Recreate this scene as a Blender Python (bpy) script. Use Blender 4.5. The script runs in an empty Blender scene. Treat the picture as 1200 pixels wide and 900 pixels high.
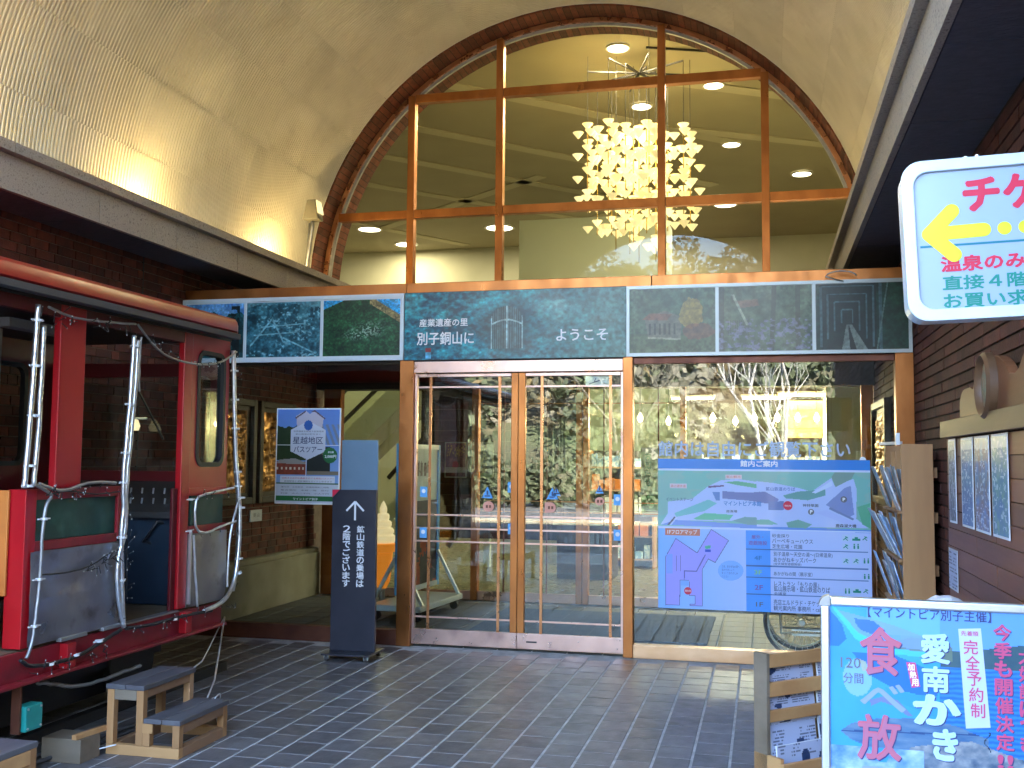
import bpy, math, random
import numpy as np
from mathutils import Matrix, Vector
R = math.radians
random.seed(7)
rng = np.random.default_rng(7)
SC = bpy.context.scene
COL = SC.collection

# ------------------------------------------------------------------ camera
cam = bpy.data.cameras.new('camera')
cam_o = bpy.data.objects.new('camera', cam)
COL.objects.link(cam_o)
cam.sensor_width = 36.0
cam.lens = 36.0 * 1220.0 / 1200.0
cam.clip_start = 0.05
cam.clip_end = 600.0
cam_o.matrix_world = Matrix(((0.97192083, 0.00908551, 0.23513261, 0), (0.23516539, -0.07229747, -0.96926277, 0),
                             (0.00819325, 0.99734173, -0.07240401, 1.6), (0, 0, 0, 1)))
SC.camera = cam_o
# ------------------------------------------------------------------ sky and sun
SUN_EL, SUN_AZ = R(38), R(28)      # the sun stands beyond the building, a little to the right
world = bpy.data.worlds.new("World")
SC.world = world
world.use_nodes = True
wn = world.node_tree
bg = wn.nodes['Background']
sky = wn.nodes.new('ShaderNodeTexSky')
sky.sky_type = 'NISHITA'
sky.sun_disc = False
sky.sun_elevation = SUN_EL
sky.sun_rotation = SUN_AZ
wn.links.new(sky.outputs[0], bg.inputs[0])
bg.inputs[1].default_value = 0.15
sd = bpy.data.lights.new('sun', 'SUN')
sd.energy = 4.5
sd.angle = R(0.5)
sd.color = (1.0, 0.94, 0.84)
so = bpy.data.objects.new('sun', sd)
COL.objects.link(so)
dirv = Vector((math.sin(SUN_AZ) * math.cos(SUN_EL), math.cos(SUN_AZ) * math.cos(SUN_EL), math.sin(SUN_EL)))
so.rotation_euler = dirv.to_track_quat('Z', 'Y').to_euler()
so.location = (0, 0, 30)
SC.view_settings.view_transform = 'Standard'
SC.view_settings.look = 'None'
SC.view_settings.gamma = 1.0
SC.view_settings.exposure = 5.0
cy = SC.cycles
cy.max_bounces = 8
cy.diffuse_bounces = 4
cy.glossy_bounces = 4
cy.transmission_bounces = 4
cy.transparent_max_bounces = 16
cy.caustics_reflective = False
cy.caustics_refractive = False
cy.sample_clamp_indirect = 3.0
try:
    cy.use_denoising = True
    cy.denoiser = 'OPENIMAGEDENOISE'
except Exception:
    pass

# ------------------------------------------------------------------ materials
def lin(c):
    return tuple((x / 12.92 if x <= 0.04045 else ((x + 0.055) / 1.055) ** 2.4) for x in c)

MATS = {}
def mat(name, c1, c2=None, scale=6.0, rough=0.6, rvar=0.0, metal=0.0, bump=0.0, bscale=40.0, rnd=0.0, stretch=None,
        emit=None, estr=0.0, c3=None, s3=1.5, spec=0.5, coat=0.0, lo=0.35, hi=0.65, lo3=0.55, hi3=0.7):
    """colour noise between c1 and c2, patches of c3, roughness noise, fine bump, a random shift per object / island"""
    m = bpy.data.materials.new(name)
    m.use_nodes = True
    nt = m.node_tree; N = nt.nodes; L = nt.links
    b = N['Principled BSDF']
    b.inputs['Roughness'].default_value = rough
    b.inputs['Metallic'].default_value = metal
    b.inputs['Specular IOR Level'].default_value = spec
    b.inputs['Coat Weight'].default_value = coat
    b.inputs['Coat Roughness'].default_value = 0.15
    if c2 is None: c2 = c1
    tc = N.new('ShaderNodeTexCoord')
    oi = N.new('ShaderNodeObjectInfo'); ge = N.new('ShaderNodeNewGeometry')
    ad = N.new('ShaderNodeMath'); ad.operation = 'ADD'
    L.new(oi.outputs['Random'], ad.inputs[0]); L.new(ge.outputs['Random Per Island'], ad.inputs[1])
    fr = N.new('ShaderNodeMath'); fr.operation = 'FRACT'; L.new(ad.outputs[0], fr.inputs[0])
    mp = N.new('ShaderNodeMapping')
    L.new(tc.outputs['Object'], mp.inputs['Vector'])
    if stretch: mp.inputs['Scale'].default_value = stretch
    def noise(sc, det=4.0):
        n = N.new('ShaderNodeTexNoise'); n.noise_dimensions = '4D'
        n.inputs['Scale'].default_value = sc; n.inputs['Detail'].default_value = det
        mu = N.new('ShaderNodeMath'); mu.operation = 'MULTIPLY'; mu.inputs[1].default_value = 37.0
        L.new(fr.outputs[0], mu.inputs[0]); L.new(mu.outputs[0], n.inputs['W'])
        L.new(mp.outputs[0], n.inputs['Vector'])
        return n
    n1 = noise(scale)
    mr = N.new('ShaderNodeMapRange'); mr.inputs['From Min'].default_value = lo; mr.inputs['From Max'].default_value = hi
    L.new(n1.outputs['Fac'], mr.inputs['Value'])
    mx = N.new('ShaderNodeMix'); mx.data_type = 'RGBA'
    mx.inputs['A'].default_value = (*c1, 1); mx.inputs['B'].default_value = (*c2, 1)
    L.new(mr.outputs[0], mx.inputs['Factor'])
    out = mx.outputs['Result']
    if c3:
        n3 = noise(s3, 6.0)
        m3 = N.new('ShaderNodeMapRange'); m3.inputs['From Min'].default_value = lo3; m3.inputs['From Max'].default_value = hi3
        L.new(n3.outputs['Fac'], m3.inputs['Value'])
        x3 = N.new('ShaderNodeMix'); x3.data_type = 'RGBA'; x3.inputs['B'].default_value = (*c3, 1)
        L.new(m3.outputs[0], x3.inputs['Factor']); L.new(out, x3.inputs['A'])
        out = x3.outputs['Result']
    if rnd:
        hs = N.new('ShaderNodeHueSaturation')
        r2 = N.new('ShaderNodeMapRange'); r2.inputs['To Min'].default_value = 1 - rnd; r2.inputs['To Max'].default_value = 1 + rnd
        L.new(fr.outputs[0], r2.inputs['Value']); L.new(r2.outputs[0], hs.inputs['Value']); L.new(out, hs.inputs['Color'])
        out = hs.outputs[0]
    L.new(out, b.inputs['Base Color'])
    if rvar:
        nr = noise(scale * 1.7)
        rr = N.new('ShaderNodeMapRange'); rr.inputs['From Min'].default_value = 0.3; rr.inputs['From Max'].default_value = 0.7
        rr.inputs['To Min'].default_value = max(0.02, rough - rvar); rr.inputs['To Max'].default_value = min(1, rough + rvar)
        L.new(nr.outputs['Fac'], rr.inputs['Value']); L.new(rr.outputs[0], b.inputs['Roughness'])
    if bump:
        nb = noise(bscale, 3.0)
        bp = N.new('ShaderNodeBump'); bp.inputs['Strength'].default_value = bump; bp.inputs['Distance'].default_value = 0.01
        L.new(nb.outputs['Fac'], bp.inputs['Height']); L.new(bp.outputs[0], b.inputs['Normal'])
    if emit:
        b.inputs['Emission Color'].default_value = (*emit, 1); b.inputs['Emission Strength'].default_value = estr
    MATS[name] = m
    return m

def glass(name, tint=(0.93, 0.95, 0.9), f0=0.065, rough=0.0, gloss=(1, 1, 1)):
    m = bpy.data.materials.new(name); m.use_nodes = True
    nt = m.node_tree; N = nt.nodes; L = nt.links
    for n in list(N): N.remove(n)
    out = N.new('ShaderNodeOutputMaterial')
    tr = N.new('ShaderNodeBsdfTransparent'); tr.inputs[0].default_value = (*tint, 1)
    gl = N.new('ShaderNodeBsdfGlossy'); gl.inputs['Roughness'].default_value = rough; gl.inputs[0].default_value = (*gloss, 1)
    ge = N.new('ShaderNodeNewGeometry')
    dt = N.new('ShaderNodeVectorMath'); dt.operation = 'DOT_PRODUCT'
    L.new(ge.outputs['Incoming'], dt.inputs[0]); L.new(ge.outputs['Normal'], dt.inputs[1])
    ab = N.new('ShaderNodeMath'); ab.operation = 'ABSOLUTE'; L.new(dt.outputs['Value'], ab.inputs[0])
    su = N.new('ShaderNodeMath'); su.operation = 'SUBTRACT'; su.inputs[0].default_value = 1; su.use_clamp = True; L.new(ab.outputs[0], su.inputs[1])
    pw = N.new('ShaderNodeMath'); pw.operation = 'POWER'; pw.inputs[1].default_value = 5; L.new(su.outputs[0], pw.inputs[0])
    ml = N.new('ShaderNodeMath'); ml.operation = 'MULTIPLY_ADD'; ml.inputs[1].default_value = 1 - f0; ml.inputs[2].default_value = f0
    L.new(pw.outputs[0], ml.inputs[0])
    mx = N.new('ShaderNodeMixShader')
    L.new(ml.outputs[0], mx.inputs[0]); L.new(tr.outputs[0], mx.inputs[1]); L.new(gl.outputs[0], mx.inputs[2])
    L.new(mx.outputs[0], out.inputs[0])
    MATS[name] = m
    return m

def printmat(name, rough=0.45, coat=0.0):
    m = bpy.data.materials.new(name); m.use_nodes = True
    nt = m.node_tree
    a = nt.nodes.new('ShaderNodeAttribute'); a.attribute_name = 'print'
    b = nt.nodes['Principled BSDF']; b.inputs['Roughness'].default_value = rough; b.inputs['Coat Weight'].default_value = coat
    b.inputs['Coat Roughness'].default_value = 0.05
    nt.links.new(a.outputs['Color'], b.inputs['Base Color'])
    MATS[name] = m
    return m

def emitter(name, col, st, rnd=0.0):
    m = bpy.data.materials.new(name); m.use_nodes = True
    b = m.node_tree.nodes['Principled BSDF']
    b.inputs['Base Color'].default_value = (*col, 1); b.inputs['Emission Color'].default_value = (*col, 1)
    b.inputs['Emission Strength'].default_value = st
    if rnd:
        oi = m.node_tree.nodes.new('ShaderNodeObjectInfo'); mr = m.node_tree.nodes.new('ShaderNodeMapRange')
        mr.inputs['To Min'].default_value = st * (1 - rnd); mr.inputs['To Max'].default_value = st * (1 + rnd)
        m.node_tree.links.new(oi.outputs['Random'], mr.inputs['Value']); m.node_tree.links.new(mr.outputs[0], b.inputs['Emission Strength'])
    MATS[name] = m
    return m

brick_l = mat('brick_red', (0.15, 0.035, 0.02), (0.07, 0.022, 0.015), 9, rough=0.8, bump=0.5, bscale=90, rnd=0.45)
brick_r = mat('brick_dark', (0.13, 0.034, 0.022), (0.07, 0.021, 0.015), 5, rough=0.75, bump=0.5, bscale=90, rnd=0.3)
brick_a = mat('brick_arch', (0.2, 0.052, 0.025), (0.11, 0.03, 0.016), 9, rough=0.75, bump=0.5, bscale=90, rnd=0.35)
mortar_l = mat('mortar_pale', (0.2, 0.16, 0.12), (0.13, 0.1, 0.08), 12, rough=0.9)
mortar_d = mat('mortar_dark', (0.03, 0.02, 0.016), (0.05, 0.03, 0.025), 12, rough=0.95)
tile_m = mat('paving_tile', (0.155, 0.145, 0.145), (0.118, 0.108, 0.11), 7, rough=0.42, rvar=0.1, bump=0.25, bscale=60, rnd=0.22,
             c3=(0.12, 0.105, 0.1), s3=3.0, lo3=0.6, hi3=0.8)
grout_m = mat('grout', (0.62, 0.61, 0.62), (0.4, 0.4, 0.4), 14, rough=0.85)
lobby_tile = mat('lobby_tile', (0.17, 0.15, 0.1), (0.12, 0.1, 0.07), 7, rough=0.3, rvar=0.08, rnd=0.15)
granite = mat('granite', (0.5, 0.44, 0.37), (0.4, 0.34, 0.28), 120, rough=0.75, bump=0.2, bscale=150, rnd=0.08, c3=(0.2, 0.17, 0.16), s3=60)
soffit_m = mat('soffit_slate', (0.13, 0.13, 0.16), (0.095, 0.095, 0.12), 14, rough=0.6, bump=0.6, bscale=25, rnd=0.1, stretch=(1, 3, 1))
rib_m = mat('ceiling_paint', (0.74, 0.69, 0.58), (0.65, 0.60, 0.5), 2.2, rough=0.6, rnd=0.05, c3=(0.58, 0.52, 0.42), s3=5, lo3=0.58, hi3=0.85)
white_edge = mat('white_trim', (0.75, 0.72, 0.66), None, rough=0.5)
copper = mat('copper', (0.5, 0.19, 0.06), (0.36, 0.13, 0.04), 5, rough=0.36, rvar=0.1, metal=0.9, bump=0.12, bscale=14,
             c3=(0.25, 0.1, 0.05), s3=3.5, lo3=0.6, hi3=0.78, stretch=(1, 1, 0.5))
copper_hi = mat('copper_bright', (0.6, 0.28, 0.13), (0.48, 0.2, 0.09), 5, rough=0.3, rvar=0.1, metal=0.9, bump=0.1, bscale=14)
copper_w = mat('copper_worn', (0.78, 0.5, 0.3), (0.66, 0.38, 0.2), 4, rough=0.4, rvar=0.12, metal=0.85, bump=0.1, bscale=20,
               c3=(0.05, 0.03, 0.03), s3=2.6, lo3=0.66, hi3=0.7, stretch=(1, 1, 2))
copper_pink = mat('copper_polished', (0.75, 0.5, 0.42), (0.62, 0.4, 0.34), 4, rough=0.33, rvar=0.1, metal=0.85, c3=(0.4, 0.25, 0.22), s3=3)
copper_dark = mat('copper_dark', (0.2, 0.07, 0.04), (0.13, 0.045, 0.03), 5, rough=0.5, metal=0.6, rvar=0.1)
black_m = mat('black_paint', (0.012, 0.012, 0.014), None, rough=0.5)
dark_m = mat('dark_panel', (0.02, 0.018, 0.017), (0.03, 0.026, 0.024), 3, rough=0.6)
concrete = mat('concrete', (0.33, 0.31, 0.25), (0.24, 0.22, 0.17), 3, rough=0.9, bump=0.3, bscale=50, c3=(0.18, 0.16, 0.12), s3=2)
red_m = mat('red_paint', (0.44, 0.006, 0.012), (0.36, 0.005, 0.01), 3, rough=0.34, rvar=0.06, coat=0.08, c3=(0.36, 0.01, 0.014), s3=4, lo3=0.6, hi3=0.9)
red_d = mat('red_paint_dull', (0.3, 0.012, 0.02), (0.22, 0.01, 0.018), 4, rough=0.45, rvar=0.1, c3=(0.14, 0.012, 0.015), s3=6)
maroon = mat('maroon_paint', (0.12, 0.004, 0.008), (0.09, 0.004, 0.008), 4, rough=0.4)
green_m = mat('green_paint', (0.008, 0.07, 0.05), (0.006, 0.045, 0.035), 5, rough=0.5, rvar=0.12, c3=(0.02, 0.09, 0.07), s3=8)
orange_m = mat('orange_paint', (0.65, 0.2, 0.035), (0.5, 0.15, 0.03), 5, rough=0.5)
steel = mat('sheet_steel', (0.36, 0.36, 0.39), (0.26, 0.26, 0.29), 3, rough=0.34, rvar=0.1, metal=0.85, bump=0.45, bscale=3.5, c3=(0.2, 0.19, 0.2), s3=7)
galv = mat('galvanised', (0.4, 0.4, 0.4), (0.3, 0.3, 0.3), 9, rough=0.45, metal=0.7)
foil = mat('foil', (0.85, 0.87, 0.9), (0.65, 0.67, 0.7), 20, rough=0.28, metal=0.85, bump=0.3, bscale=60)
rubber_g = mat('gutter_rubber', (0.07, 0.065, 0.065), None, rough=0.6)
cable_m = mat('black_cable', (0.012, 0.012, 0.014), None, rough=0.5)
tie_m = mat('white_plastic', (0.75, 0.75, 0.75), None, rough=0.4)
blue_dark = mat('cab_blue', (0.012, 0.026, 0.045), (0.008, 0.018, 0.03), 4, rough=0.4, rvar=0.1)
cab_floor = mat('cab_floor', (0.16, 0.12, 0.07), (0.11, 0.08, 0.05), 8, rough=0.6)
teal_m = mat('teal_box', (0.02, 0.36, 0.3), (0.015, 0.28, 0.24), 6, rough=0.4)
wood_l = mat('pine', (0.42, 0.23, 0.12), (0.27, 0.14, 0.07), 4, rough=0.6, bump=0.3, bscale=20, stretch=(1, 0.12, 1), rnd=0.15, c3=(0.18, 0.1, 0.06), s3=5, lo3=0.66, hi3=0.74)
wood_v = mat('pine_upright', (0.48, 0.25, 0.1), (0.33, 0.155, 0.06), 5, rough=0.55, bump=0.2, bscale=20, stretch=(1, 1, 0.1), rnd=0.12, c3=(0.5, 0.32, 0.18), s3=3)
wood_x = mat('pine_rack', (0.58, 0.32, 0.13), (0.43, 0.21, 0.08), 6, rough=0.55, bump=0.25, bscale=24, stretch=(0.12, 1, 1), rnd=0.15, c3=(0.16, 0.085, 0.04), s3=9, lo3=0.7, hi3=0.76)
wood_top = mat('weathered_tread', (0.13, 0.125, 0.13), (0.075, 0.07, 0.08), 5, rough=0.5, bump=0.3, bscale=24, stretch=(1, 0.15, 1), rnd=0.1)
wood_g = mat('weathered_beam', (0.25, 0.19, 0.13), (0.16, 0.12, 0.08), 5, rough=0.75, bump=0.4, bscale=24, stretch=(0.3, 1, 1))
wood_k = mat('kiosk_plank', (0.26, 0.10, 0.042), (0.16, 0.06, 0.025), 6, rough=0.5, bump=0.3, bscale=24, stretch=(1, 0.15, 1), rnd=0.18)
wood_kh = mat('kiosk_header', (0.17, 0.085, 0.04), (0.105, 0.05, 0.024), 6, rough=0.5, bump=0.3, bscale=24, stretch=(1, 0.15, 1))
wood_d = mat('dark_wood', (0.05, 0.032, 0.02), (0.03, 0.02, 0.013), 6, rough=0.45, stretch=(1, 0.3, 1))
bronze = mat('bronze_relief', (0.5, 0.26, 0.09), (0.2, 0.1, 0.04), 14, rough=0.35, metal=0.85, rvar=0.1)
slate_sign = mat('slate_sign', (0.045, 0.045, 0.062), (0.035, 0.036, 0.05), 4, rough=0.35, rvar=0.06, metal=0.2)
white_p = mat('white_print', (0.8, 0.82, 0.85), None, rough=0.5)
paper = mat('paper', (0.72, 0.74, 0.78), (0.62, 0.64, 0.7), 6, rough=0.6, rnd=0.15)
paper_b = mat('leaflet_blue', (0.2, 0.35, 0.6), (0.6, 0.68, 0.8), 18, rough=0.4, rnd=0.3, lo=0.45, hi=0.55)
paper_c = mat('leaflet_mixed', (0.55, 0.4, 0.35), (0.65, 0.7, 0.75), 22, rough=0.4, rnd=0.3, c3=(0.15, 0.22, 0.3), s3=16, lo3=0.5, hi3=0.55)
alum = mat('aluminium', (0.75, 0.78, 0.8), (0.65, 0.68, 0.7), 8, rough=0.3, metal=0.85)
alum_w = mat('white_frame', (0.66, 0.74, 0.8), (0.6, 0.68, 0.75), 8, rough=0.3, metal=0.1)
print_m = printmat('printed_sheet', 0.5)
print_g = printmat('printed_gloss', 0.32, 0.3)
sign_w = mat('sign_acrylic', (0.34, 0.42, 0.56), (0.31, 0.39, 0.53), 2, rough=0.25, coat=0.3)
ink_red = mat('ink_red', (0.62, 0.015, 0.06), None, rough=0.4)
ink_green = mat('ink_green', (0.0, 0.22, 0.17), None, rough=0.4)
ink_teal = mat('ink_teal', (0.0, 0.17, 0.24), None, rough=0.4)
ink_yellow = mat('ink_yellow', (0.72, 0.72, 0.02), None, rough=0.4)
ink_navy = mat('ink_navy', (0.03, 0.04, 0.14), None, rough=0.5)
ink_blue = mat('ink_blue', (0.01, 0.16, 0.5), None, rough=0.5)
ink_mid = mat('ink_midblue', (0.06, 0.12, 0.4), None, rough=0.5)
ink_black = mat('ink_black', (0.015, 0.015, 0.02), None, rough=0.5)
ink_grey = mat('ink_grey', (0.12, 0.12, 0.14), None, rough=0.5)
ink_white = mat('ink_white', (0.8, 0.82, 0.86), None, rough=0.5)
ink_orange = mat('ink_orange', (0.62, 0.2, 0.12), None, rough=0.5)
ink_purple = mat('ink_purple', (0.2, 0.1, 0.4), None, rough=0.5)
ink_lime = mat('ink_lime', (0.25, 0.55, 0.2), None, rough=0.5)
ink_pink = mat('sticker_pink', (0.8, 0.36, 0.27), None, rough=0.5)
sticker_b = mat('sticker_blue', (0.12, 0.4, 0.8), None, rough=0.5)
frost = mat('frosted_panel', (0.2, 0.3, 0.42), (0.17, 0.27, 0.38), 3, rough=0.3)
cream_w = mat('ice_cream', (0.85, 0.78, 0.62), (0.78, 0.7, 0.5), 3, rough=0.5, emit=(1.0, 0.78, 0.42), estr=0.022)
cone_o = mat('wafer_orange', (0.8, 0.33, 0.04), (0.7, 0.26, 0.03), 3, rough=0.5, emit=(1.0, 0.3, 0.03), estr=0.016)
glass_o = glass('pane_glass', (0.95, 0.97, 0.93), 0.052)
glass_i = glass('inner_glass', (0.9, 0.94, 0.86), 0.05)
glass_a = glass('arch_glass', (0.86, 0.85, 0.69), 0.016)
glass_c = glass('cab_glass', (0.8, 0.85, 0.85), 0.05)
room_w = mat('room_wall', (0.6, 0.59, 0.47), (0.54, 0.53, 0.42), 1.5, rough=0.8)
room_c = mat('room_ceiling', (0.36, 0.32, 0.21), (0.33, 0.29, 0.19), 1.2, rough=0.8)
room_band = mat('room_band', (0.5, 0.45, 0.31), None, rough=0.8)
room_pale = mat('pale_column', (0.6, 0.66, 0.52), None, rough=0.7)
panel_dk = mat('dark_glazed_tile', (0.035, 0.026, 0.018), (0.025, 0.018, 0.012), 5, rough=0.25)
leaf_a = mat('foliage', (0.06, 0.075, 0.035), (0.04, 0.05, 0.025), 3, rough=0.8, rnd=0.3)
leaf_b = mat('foliage_autumn', (0.14, 0.105, 0.045), (0.1, 0.07, 0.03), 3, rough=0.8, rnd=0.3)
leaf_c = mat('foliage_grey', (0.13, 0.125, 0.09), (0.1, 0.09, 0.07), 3, rough=0.8, rnd=0.3)
bark_w = mat('pale_bark', (0.34, 0.33, 0.31), (0.26, 0.25, 0.23), 5, rough=0.8)
hill_m = mat('hillside', (0.05, 0.055, 0.03), (0.08, 0.065, 0.035), 0.08, rough=0.95, c3=(0.05, 0.07, 0.03), s3=0.15)
ground_m = mat('plaza_ground', (0.08, 0.08, 0.082), (0.06, 0.06, 0.062), 0.7, rough=0.9)
bulb_m = emitter('warm_bulb', (1.0, 0.78, 0.48), 0.35)
tube_m = emitter('white_tube', (1.0, 0.95, 0.85), 0.3)
down_m = emitter('downlight_glow', (1.0, 0.96, 0.82), 0.4)
shade_m = emitter('chandelier_glow', (1.0, 0.85, 0.48), 0.034, 0.4)
rod_m = mat('brass_rod', (0.5, 0.36, 0.1), None, rough=0.3, metal=0.8)
cove_m = emitter('cove_glow', (1.0, 0.78, 0.4), 0.4)
flood_m = emitter('flood_glass', (1.0, 0.85, 0.45), 0.03)
led_m = mat('led_tip', (0.45, 0.45, 0.42), None, rough=0.2)

# ------------------------------------------------------------------ mesh helpers
ORG = {}
def org(o):
    return ORG.get(o.name, Vector((0, 0, 0))) if o is not None else Vector((0, 0, 0))

def props(o, label=None, cat=None, group=None, kind=None):
    if label: o['label'] = label
    if cat: o['category'] = cat
    if group: o['group'] = group
    if kind: o['kind'] = kind
    return o

def thing(name, label=None, cat=None, loc=(0, 0, 0), group=None, kind=None):
    o = bpy.data.objects.new(name, None)
    o.empty_display_size = 0.1
    COL.objects.link(o)
    o.location = loc
    ORG[o.name] = Vector(loc)
    return props(o, label, cat, group, kind)

class Fr:
    """a frame: origin o, u across, v up, n = u x v outwards"""
    def __init__(s, o, u=(1, 0, 0), v=(0, 0, 1), roll=0.0):
        u = Vector(u).normalized(); v = Vector(v).normalized(); n = u.cross(v)
        if roll:
            q = Matrix.Rotation(roll, 3, n); u = q @ u; v = q @ v
        s.m = Matrix(((u.x, v.x, n.x, o[0]), (u.y, v.y, n.y, o[1]), (u.z, v.z, n.z, o[2]), (0, 0, 0, 1)))

class MB:
    def __init__(s, fr=None):
        s.V = []; s.F = []; s.m = fr.m if isinstance(fr, Fr) else fr
    def add(s, V, F):
        k = len(s.V)
        if s.m is not None: V = [tuple(s.m @ Vector(v)) for v in V]
        s.V += [tuple(v) for v in V]; s.F += [tuple(i + k for i in f) for f in F]
        return s
    def box(s, x0, y0, z0, x1, y1, z1):
        if x0 > x1: x0, x1 = x1, x0
        if y0 > y1: y0, y1 = y1, y0
        if z0 > z1: z0, z1 = z1, z0
        return s.add([(x0, y0, z0), (x1, y0, z0), (x1, y1, z0), (x0, y1, z0), (x0, y0, z1), (x1, y0, z1), (x1, y1, z1), (x0, y1, z1)],
                     [(0, 3, 2, 1), (4, 5, 6, 7), (0, 1, 5, 4), (1, 2, 6, 5), (2, 3, 7, 6), (3, 0, 4, 7)])
    def bar(s, a, b, w, h=None):
        a = Vector(a); b = Vector(b); d = b - a; h = h or w
        if d.length < 1e-6: return s
        d = d.normalized(); up = Vector((0, 0, 1)) if abs(d.z) < 0.95 else Vector((0, 1, 0))
        x = d.cross(up).normalized() * w / 2; y = x.cross(d).normalized() * h / 2
        V = [tuple(p + sx * x + sy * y) for p in (a, b) for sx, sy in ((-1, -1), (1, -1), (1, 1), (-1, 1))]
        return s.add(V, [(0, 1, 2, 3), (7, 6, 5, 4), (0, 4, 5, 1), (1, 5, 6, 2), (2, 6, 7, 3), (3, 7, 4, 0)])
    def tube(s, pts, r, n=8, cap=True):
        pts = [Vector(p) for p in pts]; rs = r if isinstance(r, (list, tuple)) else [r] * len(pts)
        V = []; F = []; px = None
        for i, p in enumerate(pts):
            d = (pts[min(i + 1, len(pts) - 1)] - pts[max(i - 1, 0)]).normalized()
            if px is None:
                up = Vector((0, 0, 1)) if abs(d.z) < 0.9 else Vector((1, 0, 0)); px = d.cross(up).normalized()
            else:
                px = (px - d * px.dot(d)); px = px.normalized() if px.length > 1e-6 else d.orthogonal().normalized()
            py = d.cross(px)
            for k in range(n):
                a = 2 * math.pi * k / n
                V.append(tuple(p + (px * math.cos(a) + py * math.sin(a)) * rs[i]))
        for i in range(len(pts) - 1):
            for k in range(n):
                F.append((i * n + k, i * n + (k + 1) % n, (i + 1) * n + (k + 1) % n, (i + 1) * n + k))
        if cap: F.append(tuple(range(n - 1, -1, -1))); F.append(tuple((len(pts) - 1) * n + k for k in range(n)))
        return s.add(V, F)
    def lathe(s, prof, c=(0, 0, 0), n=24, axis='z', cap=True):
        V = []; F = []
        for r, z in prof:
            for k in range(n):
                a = 2 * math.pi * k / n; x, y = r * math.cos(a), r * math.sin(a)
                p = (x, y, z) if axis == 'z' else ((x, z, y) if axis == 'y' else (z, x, y))
                V.append((c[0] + p[0], c[1] + p[1], c[2] + p[2]))
        for i in range(len(prof) - 1):
            for k in range(n): F.append((i * n + k, i * n + (k + 1) % n, (i + 1) * n + (k + 1) % n, (i + 1) * n + k))
        if cap: F.append(tuple(range(n - 1, -1, -1))); F.append(tuple((len(prof) - 1) * n + k for k in range(n)))
        return s.add(V, F)
    def prism(s, poly, d0, d1):
        """polygon in the local xy plane, extruded along local z from d0 to d1"""
        n = len(poly)
        V = [(x, y, d0) for x, y in poly] + [(x, y, d1) for x, y in poly]
        F = [tuple(range(n - 1, -1, -1)), tuple(range(n, 2 * n))] + [(i, (i + 1) % n, (i + 1) % n + n, i + n) for i in range(n)]
        return s.add(V, F)
    def flat(s, poly, d):
        return s.add([(x, y, d) for x, y in poly], [tuple(range(len(poly)))])
    def grid(s, nu, nv, fn):
        V = [fn(i / nu, j / nv) for j in range(nv + 1) for i in range(nu + 1)]; w = nu + 1
        return s.add(V, [(j * w + i, j * w + i + 1, (j + 1) * w + i + 1, (j + 1) * w + i) for j in range(nv) for i in range(nu)])
    def mesh(s, name, m, o=Vector((0, 0, 0)), smooth=False):
        me = bpy.data.meshes.new(name)
        me.from_pydata([(v[0] - o.x, v[1] - o.y, v[2] - o.z) for v in s.V], [], s.F)
        me.materials.append(m)
        if smooth:
            me.shade_smooth()
        me.update()
        return me
    def build(s, name, m, parent=None, label=None, cat=None, group=None, kind=None, smooth=False, bevel=0.0, sharp=None):
        if parent is None and s.V:
            a = np.array(s.V); o = Vector(((a[:, 0].min() + a[:, 0].max()) / 2, (a[:, 1].min() + a[:, 1].max()) / 2, a[:, 2].min()))
        else:
            o = org(parent)
        me = s.mesh(name, m, o, smooth)
        ob = bpy.data.objects.new(name, me)
        COL.objects.link(ob)
        if parent is None: ob.location = o
        else: ob.parent = parent
        ORG[ob.name] = o
        if smooth and sharp: 
            try: me.set_sharp_from_angle(angle=R(sharp))
            except Exception: pass
        if bevel:
            b = ob.modifiers.new('bevel', 'BEVEL'); b.width = bevel; b.segments = 2; b.limit_method = 'ANGLE'; b.angle_limit = R(40)
        return props(ob, label, cat, group, kind)

def inst(me, name, parent, M, **k):
    ob = bpy.data.objects.new(name, me)
    COL.objects.link(ob)
    ob.parent = parent
    ob.matrix_basis = Matrix.Translation(-org(parent)) @ M
    return props(ob, **k)

def copy_tree(o, parent=None):
    c = o.copy(); COL.objects.link(c)
    if parent is not None: c.parent = parent
    ORG[c.name] = org(o)
    for ch in [x for x in bpy.data.objects if x.parent == o]: copy_tree(ch, c)
    return c

# ------------------------------------------------------------------ lettering
def glyphs(s, bold=0.0, res=2):
    c = bpy.data.curves.new('lettering', 'FONT'); c.body = s; c.resolution_u = res; c.offset = bold
    o = bpy.data.objects.new('lettering', c)
    me = bpy.data.meshes.new_from_object(o)
    V = [(v.co.x, v.co.y) for v in me.vertices]; F = [tuple(p.vertices) for p in me.polygons]
    bpy.data.objects.remove(o); bpy.data.curves.remove(c); bpy.data.meshes.remove(me)
    return V, F

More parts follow.
